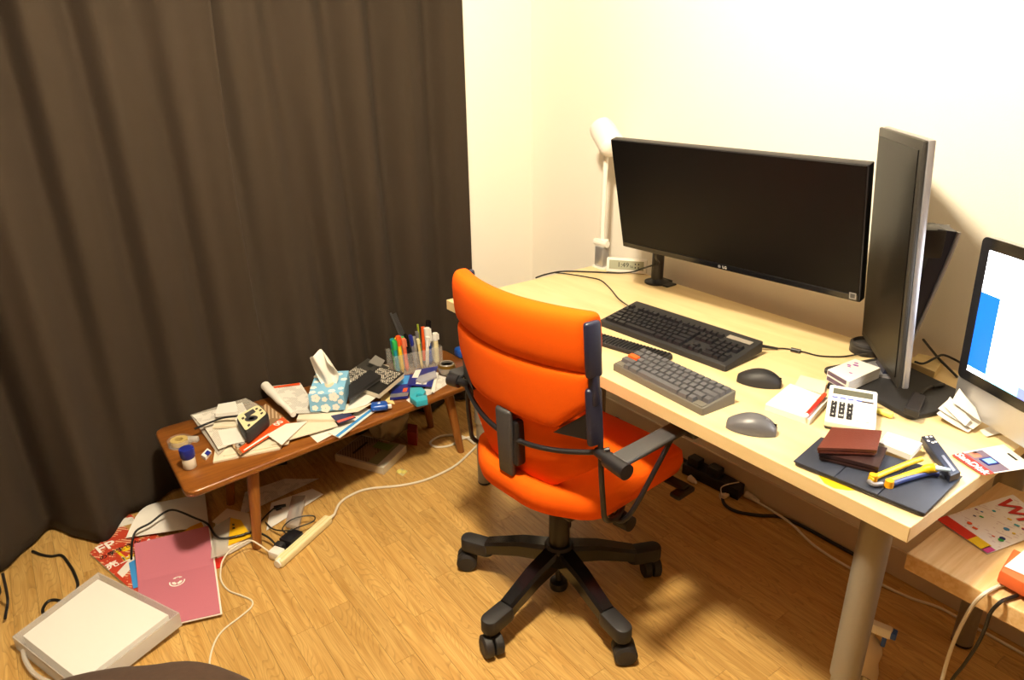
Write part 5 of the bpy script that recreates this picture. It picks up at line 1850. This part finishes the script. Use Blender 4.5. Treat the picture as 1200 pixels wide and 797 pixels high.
patch('dark_bar', [p + Vector((0, 0, 0.0006)) for p in v], 0.25, 0.30, 0.2, 0.75, INK, b_)
pb = thing('plastic_bag', 'crumpled translucent plastic bag under the bench', 'bag', px(440, 505, 0))
bm = BM()
c = px(452, 510, 0.05)
bmesh.ops.create_icosphere(bm, subdivisions=4, radius=1.0)
from mathutils import noise
for v_ in bm.verts:
    n_ = noise.noise(v_.co * 2.3) * 0.35 + noise.noise(v_.co * 6) * 0.12
    k = 1 + n_
    v_.co = Vector((v_.co.x * 0.062 * k, v_.co.y * 0.085 * k, max(-0.075, v_.co.z * 0.085 * k)))
bmesh.ops.transform(bm, matrix=T(-2.005, -0.055, 0.085) @ RZ(0.3), verts=bm.verts[:])
# the bag sags onto the flat box and the floor beside it
box_c = Vector((sum(p[0] for p in P) / 4, sum(p[1] for p in P) / 4))
box_p = [box_c + (Vector(p) - box_c) * 1.10 for p in P]
for v_ in bm.verts:
    q_ = Vector((v_.co.x, v_.co.y))
    if all((box_p[(i + 1) % 4] - box_p[i]).cross(q_ - box_p[i]) * (box_p[1] - box_p[0]).cross(box_p[2] - box_p[1]) > 0 for i in range(4)):
        v_.co.z = max(v_.co.z, 0.0345)
    v_.co.x = max(v_.co.x, -2.082)
obj('bag_film', bm, mat('bag_plastic', 'B0A488', 0.3, alpha=0.75), pb, None, True, 80)
bm = BM(); pbox(bm, [(477, 506), (478, 496), (489, 498), (488, 508)], 0.0, 0.06, 0.001)
tag(obj('red_box', bm, mat('dark_red_card', '8A2A18', 0.5)), 'small red box behind the plastic bag under the bench', 'box')
pc = thing('pill_packet', 'clear pill blister with two yellow pills on the floor', 'blister', px(471, 553, 0))
bm = BM(); pbox(bm, [(464, 553), (470, 549), (478, 552), (472, 558)], 0.0, 0.0012)
obj('foil', bm, mat('foil_pale', 'C8BE90', 0.25), pc)
for q in ((468, 553), (473.5, 553.5)):
    bm = BM(); c = px(*q, 0.0012); lathe(bm, [(0.011, 0), (0.010, 0.005), (0.006, 0.008), (0, 0.009)], c, 16)
    obj('pill', bm, mat('pill_yellow', 'D8CC70', 0.3), pc, None, True)

G2 = 'papers strewn on the floor under the bench'
red = thing('red_magazine', 'red magazine with white lettering on the floor by the curtain', 'magazine', px(140, 650, 0))
RQ_ = [(105, 648), (152, 602), (215, 650), (170, 705)]
P = pxq(RQ_, 0.012)
bm = BM(); prism(bm, [(p.x, p.y) for p in P], 0.0, 0.010)
obj('pages', bm, PAPER, red)
bm = BM(); grid_sheet(bm, [Vector((p.x, p.y, 0.010)) for p in P], 0.0012, 2)
obj('cover', bm, REDMAG, red)
v = [Vector((p.x, p.y, 0.0114)) for p in P]
# lettering runs along the direction of the pixel line (120,650)->(165,632)
A_, B_ = px(118, 655, 0.012), px(165, 633, 0.012)
an = math.atan2(B_.y - A_.y, B_.x - A_.x)


def mtext(s, q, size, m_, bold=True):
    c_ = px(*q, 0.0122)
    text('cover_lettering', s, size, m_, red, T(*c_) @ RZ(an), bold=bold)


mtext('FP', (124, 641), 0.060, WINK)
mtext('の学生さん', (141, 644), 0.026, INK)
mtext('売上', (139, 659), 0.038, WINK)
mtext('No.', (154, 651.5), 0.036, YEL)
patch('yellow_line', v, 0.30, 0.34, 0.25, 0.70, YEL, red)
patch('white_panel', [p + Vector((0, 0, 0.0002)) for p in v], 0.05, 0.85, 0.48, 0.58, PAPER, red)
patch('green_panel', [p + Vector((0, 0, 0.0004)) for p in v], 0.25, 0.85, 0.58, 0.66, GREEN, red)
patch('yellow_panel', [p + Vector((0, 0, 0.0004)) for p in v], 0.25, 0.85, 0.68, 0.80, YEL, red)
patch('gold_strip', v, 0.75, 0.90, 0.0, 0.4, mat('gold_print', 'B08A4A', 0.5), red)
c = px(148, 643, 0.012)
bm = BM(); lathe(bm, [(0, 0), (0.014, 0), (0.014, 0.0004), (0, 0.0004)], (c.x, c.y, 0.0118), 18)
obj('yellow_dot', bm, YEL, red)
paper('leaflet', 'white and lilac leaflet half under the curtain hem', 'leaflet', [(127, 622), (128, 610), (155, 606), (160, 612)], 0.0119, PRINT, G2, t=0.0004)
paper('large_sheet', 'large white sheet buckled on the floor behind the pink folder', 'paper', [(148, 632), (182, 590), (240, 578), (245, 618)], 0.016, PAPER, G2, bend=0.006, curl=lambda u, v: 0.03 * math.sin(PI * u) * (1 - v))
paper('large_sheet', 'grey-white sheet lying under the bench front leg', 'paper', [(281, 606), (287, 577), (334, 562), (374, 561)], 0.006, PRINT, G2, bend=0.004)
paper('large_sheet', 'long white sheet reaching past the bench leg over the floor', 'paper', [(312, 622), (318, 590), (366, 573), (379, 580)], 0.004, PAPER, G2, bend=0.002)
paper('large_sheet', 'white sheet beside the yellow envelope under the bench', 'paper', [(248, 612), (266, 596), (292, 602), (295, 629)], 0.0303, PAPER2, G2, t=0.0005, bend=0.0008)
bm = BM(); pbox(bm, [(253, 647), (252, 612), (286, 601), (295, 627), (268, 642)], 0.004, 0.030, 0.002)
tag(obj('paper_stack', bm, PAPER), 'stack of white papers under the yellow envelope on the floor', 'paper stack', None)
bm = BM(); pbox(bm, [(246, 668), (252, 655), (262, 652), (260, 664)], 0.0, 0.004)
tag(obj('red_folder', bm, RED), 'red folder corner under the white paper stack', 'folder')
ye = thing('yellow_envelope', 'yellow envelope with black lettering on the paper stack', 'envelope', px(280, 625, 0))
v = pxq([(267, 640), (269, 607), (282, 610), (295, 629)], 0.0322)
bm = BM(); grid_sheet(bm, v, 0.002, 3)
obj('envelope_body', bm, YELLOWP, ye)
patch('black_lettering', [p + Vector((0, 0, 0.0022)) for p in v], 0.55, 0.62, 0.22, 0.38, INK, ye)
patch('black_lettering', [p + Vector((0, 0, 0.0022)) for p in v], 0.68, 0.76, 0.22, 0.38, INK, ye)
paper('orange_sheet', 'orange-yellow sheet corner above the pink folder', 'paper', [(210, 627), (222, 618), (236, 612), (240, 620)], 0.040, mat('amber_paper', 'D8981C', 0.6), G2)
paper('clear_file', 'translucent clear file over the paper stack by the pink folder', 'file', [(247, 655), (250, 618), (270, 606), (267, 648)], 0.0362, FILM, None)
# pink folder
pk_ = thing('pink_folder', 'pink card folder with a white crest on the floor', 'folder', px(205, 670, 0))
PKQ = [(158, 641), (245, 621), (257, 713), (163, 734)]
v = pxq(PKQ, 0.034)
v = [Vector((p.x, p.y, z)) for p, z in zip(v, (0.0152, 0.0152, 0.0152, 0.0152))]


def pink_lift(u, v_):
    return (0.030 + 0.004 * u) * max(0.0, 1 - v_ / 0.42) ** 1.2


bm = BM(); grid_sheet(bm, v, 0.0015, 12, pink_lift)
obj('cover', bm, PINK, pk_)
bm = BM(); grid_sheet(bm, [p + Vector((0.004, 0.004, -0.003)) for p in v], 0.0028, 12, pink_lift)
obj('inner_sheets', bm, PAPER, pk_)
c = quad_pt(v, 0.50, 0.53) + Vector((0, 0, 0.0014))
e_ = (quad_pt(v, 0.9, 0.5) - quad_pt(v, 0.1, 0.5)).normalized()
CRF = T(*c) @ RZ(math.atan2(e_.y, e_.x)) 
bm = BM()


def arc(bm, r0, r1, a0, a1, n=14, M=Matrix.Identity(4)):
    p_ = [bm.verts.new(M @ Vector((r0 * math.cos(a0 + (a1 - a0) * i / n), r0 * math.sin(a0 + (a1 - a0) * i / n), 0))) for i in range(n + 1)]
    q_ = [bm.verts.new(M @ Vector((r1 * math.cos(a0 + (a1 - a0) * i / n), r1 * math.sin(a0 + (a1 - a0) * i / n), 0))) for i in range(n + 1)]
    for i in range(n):
        bm.faces.new((p_[i], p_[i + 1], q_[i + 1], q_[i]))


arc(bm, 0.019, 0.023, PI * 0.95, PI * 2.05)
arc(bm, 0.006, 0.015, PI * 1.0, PI * 1.45)
arc(bm, 0.006, 0.015, PI * 1.55, PI * 2.0)
arc(bm, 0.006, 0.010, PI * 0.1, PI * 0.9, M=T(0, 0.012, 0))
arc(bm, 0.015, 0.019, PI * 0.25, PI * 0.75, M=T(0, 0.004, 0))
obj('crest', bm, WINK, pk_, CRF @ T(0, 0, 0.001))
paper('blue_sheet', 'blue sheet edge peeping out left of the pink folder', 'paper', [(151, 660), (160, 655), (162, 688), (156, 690)], 0.0135, LBLUE, G2)

# clear document case
dc = thing('document_case', 'frosted plastic document case holding white paper on the floor', 'document case', px(110, 745, 0))
DQ = [px(x_, y_, z_) for x_, y_, z_ in ((14, 746, 0.0455), (115, 670, 0.071), (210, 718, 0.071), (92, 808, 0.0455))]
P = [(p.x, p.y) for p in DQ]
ctr = Vector((sum(p[0] for p in P) / 4, sum(p[1] for p in P) / 4))
m0 = (Vector(P[0]) + Vector(P[3])) / 2
m1 = (Vector(P[1]) + Vector(P[2])) / 2


def lean(bm):
    """tilt the case about its near edge, which stands on the floor"""
    n_ = m1 - m0
    for v_ in bm.verts:
        t_ = (Vector((v_.co.x, v_.co.y)) - m0).dot(n_) / n_.dot(n_)
        v_.co.z += 0.0255 * t_
    return bm


CFR = mat('case_frost', 'E0DCD6', 0.25, alpha=0.5)
for i in range(4):
    A_, B_ = Vector(P[i]), Vector(P[(i + 1) % 4])
    iA, iB = A_ + (ctr - A_).normalized() * 0.004, B_ + (ctr - B_).normalized() * 0.004
    bm = BM(); prism(bm, [tuple(A_), tuple(B_), tuple(iB), tuple(iA)], 0.001, 0.0440)
    obj('case_wall', lean(bm), CFR, dc)
bm = BM(); prism(bm, P, 0.0440, 0.0453)
obj('case_lid', lean(bm), mat('case_lid_film', 'F0EEEA', 0.2, alpha=0.12), dc)
bm = BM(); prism(bm, P, 0.0, 0.001)
obj('case_bottom', lean(bm), CFR, dc)
ins = [tuple(ctr + (Vector(p) - ctr) * 0.87) for p in P]
bm = BM(); prism(bm, ins, 0.0015, 0.0420)
obj('paper_inside', lean(bm), mat('bright_paper', 'F2F0EA', 0.7), dc)
bm = BM(); tube(bm, [px(27, 762, 0.024), px(29, 772, 0.02), px(36, 785, 0.014), px(46, 794, 0.014), px(60, 800, 0.018)], 0.006, 8)
obj('handle', bm, FROST, dc, None, True)

# power strip with plugs
ps = thing('extension_strip', 'cream extension strip with white and black plugs on the floor', 'power strip', px(350, 635, 0))
a, b = px(325, 657, 0.028), px(385, 604, 0.028)
a.z = b.z = 0
PSM = T(*((a + b) / 2)) @ RZ(math.atan2((b - a).y, (b - a).x))
PL = (b - a).length
bm = BM(); box(bm, (0, 0, 0.0145), (PL, 0.032, 0.028), 0.006, 3)
obj('strip_body', bm, CREAM, ps, PSM, True, 50)
bm = BM(); box(bm, (0, -0.006, 0.0288), (PL * 0.93, 0.002, 0.0008)); box(bm, (0, 0.006, 0.0288), (PL * 0.93, 0.002, 0.0008))
obj('strip_groove', bm, PALEY, ps, PSM)
bm = BM(); cyl(bm, (-PL / 2 - 0.004, 0, 0.0145), (-PL / 2 + 0.012, 0, 0.0145), 0.013, 0.0155, 16)
obj('end_cap', bm, WHITE, ps, PSM, True, 40)
bm = BM(); cyl(bm, (PL / 2 - 0.004, 0, 0.013), (PL / 2 + 0.03, 0, 0.011), 0.008, 0.0045, 12)
obj('strain_relief', bm, CABLEW, ps, PSM, True, 40)
wp = thing('wall_plug', 'white charger plugged into the cream extension strip', 'charger', PSM @ Vector((-PL * 0.40, 0.03, 0)))
bm = BM(); box(bm, (-PL * 0.36, 0.036, 0.0165), (0.034, 0.042, 0.03), 0.003)
obj('charger_body', bm, WHITE, wp, PSM, True, 40)
ap_ = thing('wall_plug', 'square black adapter plugged into the cream extension strip', 'adapter', PSM @ Vector((-PL * 0.05, 0.04, 0)))
bm = BM(); box(bm, (-PL * 0.06, 0.041, 0.0175), (0.062, 0.050, 0.034), 0.003)
obj('adapter_body', bm, BLACK, ap_, PSM, True, 40)
bm = BM(); box(bm, (-PL * 0.24, 0.05, 0.0165), (0.022, 0.032, 0.03), 0.002)
obj('side_plug', bm, BLACKM, ap_, PSM, True, 40)
cable('white_power_cable', 'white cord from the cream extension strip to behind the chair', [PSM @ Vector((PL / 2 + 0.028, 0, 0.011)), px(398, 590, 0.006), px(412, 580, 0.005), px(432, 573, 0.005), px(470, 569, 0.005), px(500, 562, 0.005), px(530, 548, 0.005), px(548, 533, 0.005), px(562, 518, 0.005), px(556, 512, 0.01), px(540, 515, 0.008), px(528, 522, 0.005), px(512, 524, 0.005), px(504, 519, 0.005), px(514, 512, 0.005), px(530, 510, 0.005), px(546, 513, 0.005), px(556, 520, 0.005)], 0.0046, CABLEW)
cable('charger_cable', 'thin white charging cable winding over the floor', [PSM @ Vector((-PL * 0.38, 0.06, 0.018)), px(296, 634, 0.045), px(285, 636, 0.045), px(270, 645, 0.045), px(262, 655, 0.04), px(259, 664, 0.03), px(259, 680, 0.004), px(268, 692, 0.004), px(283, 698, 0.004), px(295, 704, 0.004), px(294, 712, 0.004), px(280, 724, 0.004), px(262, 738, 0.004), px(252, 752, 0.004), px(246, 772, 0.004), px(246, 790, 0.004)], 0.0026, CABLEW)
cable('laptop_cable', 'black cable arching over the pink folder to the extension strip', [PSM @ Vector((-PL * 0.24, 0.064, 0.018)), Vector((-1.625, -0.698, 0.030)), Vector((-1.662, -0.722, 0.038)), Vector((-1.672, -0.752, 0.042)), px(284, 627, 0.043), px(262, 631, 0.044), px(252, 627, 0.050), px(243, 614, 0.06), px(228, 607, 0.07), px(205, 598, 0.08), px(192, 601, 0.075), px(176, 613, 0.06), px(160, 622, 0.05), px(155, 635, 0.03), px(154, 655, 0.02)], 0.0036, CABLEB)
cable('adapter_cable', 'thin black cable looping beside the extension strip', [PSM @ Vector((-PL * 0.02, 0.064, 0.02)), px(331, 620, 0.036), px(340, 610, 0.040), px(355, 605, 0.038), px(368, 605, 0.034), px(367, 611, 0.031), px(352, 617, 0.031), px(337, 622, 0.036), px(320, 620, 0.016), px(311, 612, 0.009)], 0.0024, CABLEB)
dp = thing('cable_plug', 'small black connector lying on the white floor sheet', 'connector', px(325, 595, 0))
bm = BM(); cyl(bm, px(321, 595, 0.014), px(335, 592, 0.014), 0.007, 0.005, 12); box(bm, tuple(px(326, 595, 0.013)), (0.016, 0.02, 0.012), 0.002)
obj('connector_body', bm, BLACK, dp, None, True, 40)
bm = BM(); tube(bm, [px(322, 595, 0.014), px(316, 600, 0.01), px(310, 606, 0.01), px(305, 612, 0.01)], 0.0026, 8)
obj('connector_lead', bm, CABLEB, dp, None, True)
pcx = thing('pen_case', 'frosted clear pen case with a red and blue pen inside, on the floor', 'pencil case', px(348, 598, 0))
bm = BM(); pbox(bm, [(334, 613), (342, 581), (358, 580), (350, 617)], 0.0068, 0.026, 0.003)
obj('case_film', bm, mat('pen_case_film', 'C8BEB4', 0.3, alpha=0.45), pcx, None, True, 40)
for q0, q1, m_ in (((339, 608), (343, 586), mat('muted_red', '9A4A44', 0.4)), ((347, 610), (351, 586), mat('muted_blue', '3A3E5A', 0.4))):
    bm = BM(); cyl(bm, px(*q0, 0.014), px(*q1, 0.014), 0.005, 0.005, 10)
    obj('pen_inside', bm, m_, pcx, None, True, 40)

# cables by the curtain, bag at the frame edge, brown cushion
cable('curtain_cable', 'black cable coming from under the curtain to the document case', [px(38, 646, 0.006), px(48, 650, 0.004), px(60, 652, 0.004), px(72, 651, 0.004), px(80, 660, 0.004), px(87, 672, 0.004), px(91, 688, 0.004), px(80, 705, 0.004), px(64, 703, 0.004), px(55, 706, 0.004), px(50, 716, 0.004), px(56, 724, 0.004)], 0.0045, CABLEB)
bg = thing('black_bag', 'black bag standing against the curtain at the floor', 'bag', px(-40, 735, 0))
c = px(-62, 728, 0.0)
bm = BM(); box(bm, (0, 0, 0.10), (0.26, 0.16, 0.20), 0.03, 4)
bgm = T(c.x, c.y, 0) @ RZ(-0.9)
obj('bag_body', bm, BLACKM, bg, bgm, True, 60)
bm = BM(); tube(bm, [(-0.08, 0, 0.19), (-0.06, 0, 0.28), (0.06, 0, 0.28), (0.08, 0, 0.19)], 0.008, 8)
obj('bag_handle', bm, BLACK, bg, bgm, True)
bm = BM(); tube(bm, [px(3, 672, 0.12), px(7, 690, 0.07), px(9, 705, 0.03), px(6, 725, 0.02)], 0.004, 8)
obj('bag_strap', bm, BLACK, bg, None, True)
cu_ = thing('floor_cushion', 'large brown bean cushion on the floor in the foreground', 'cushion', (-0.76, -1.36, 0))
bm = BM()
bmesh.ops.create_icosphere(bm, subdivisions=5, radius=1.0)
for v_ in bm.verts:
    n_ = noise.noise(v_.co * 1.7) * 0.05 + noise.noise(v_.co * 4.5) * 0.012
    k = 1 + n_
    zz = v_.co.z
    v_.co = Vector((v_.co.x * 0.47 * k, v_.co.y * 0.47 * k, 0.112 + 0.112 * math.copysign(abs(zz) ** 0.8, zz) * k))
    v_.co.z = max(0.0, v_.co.z)
CUM = T(-0.76, -1.36, 0)
obj('cushion_body', bm, FUR, cu_, CUM, True, 80)
bm = BM()
tube(bm, [(0.475 * math.cos(t_ * PI / 24), 0.475 * math.sin(t_ * PI / 24), 0.112) for t_ in range(49)], 0.004, 6, 1, False)
obj('piping', bm, FUR, cu_, CUM, True)
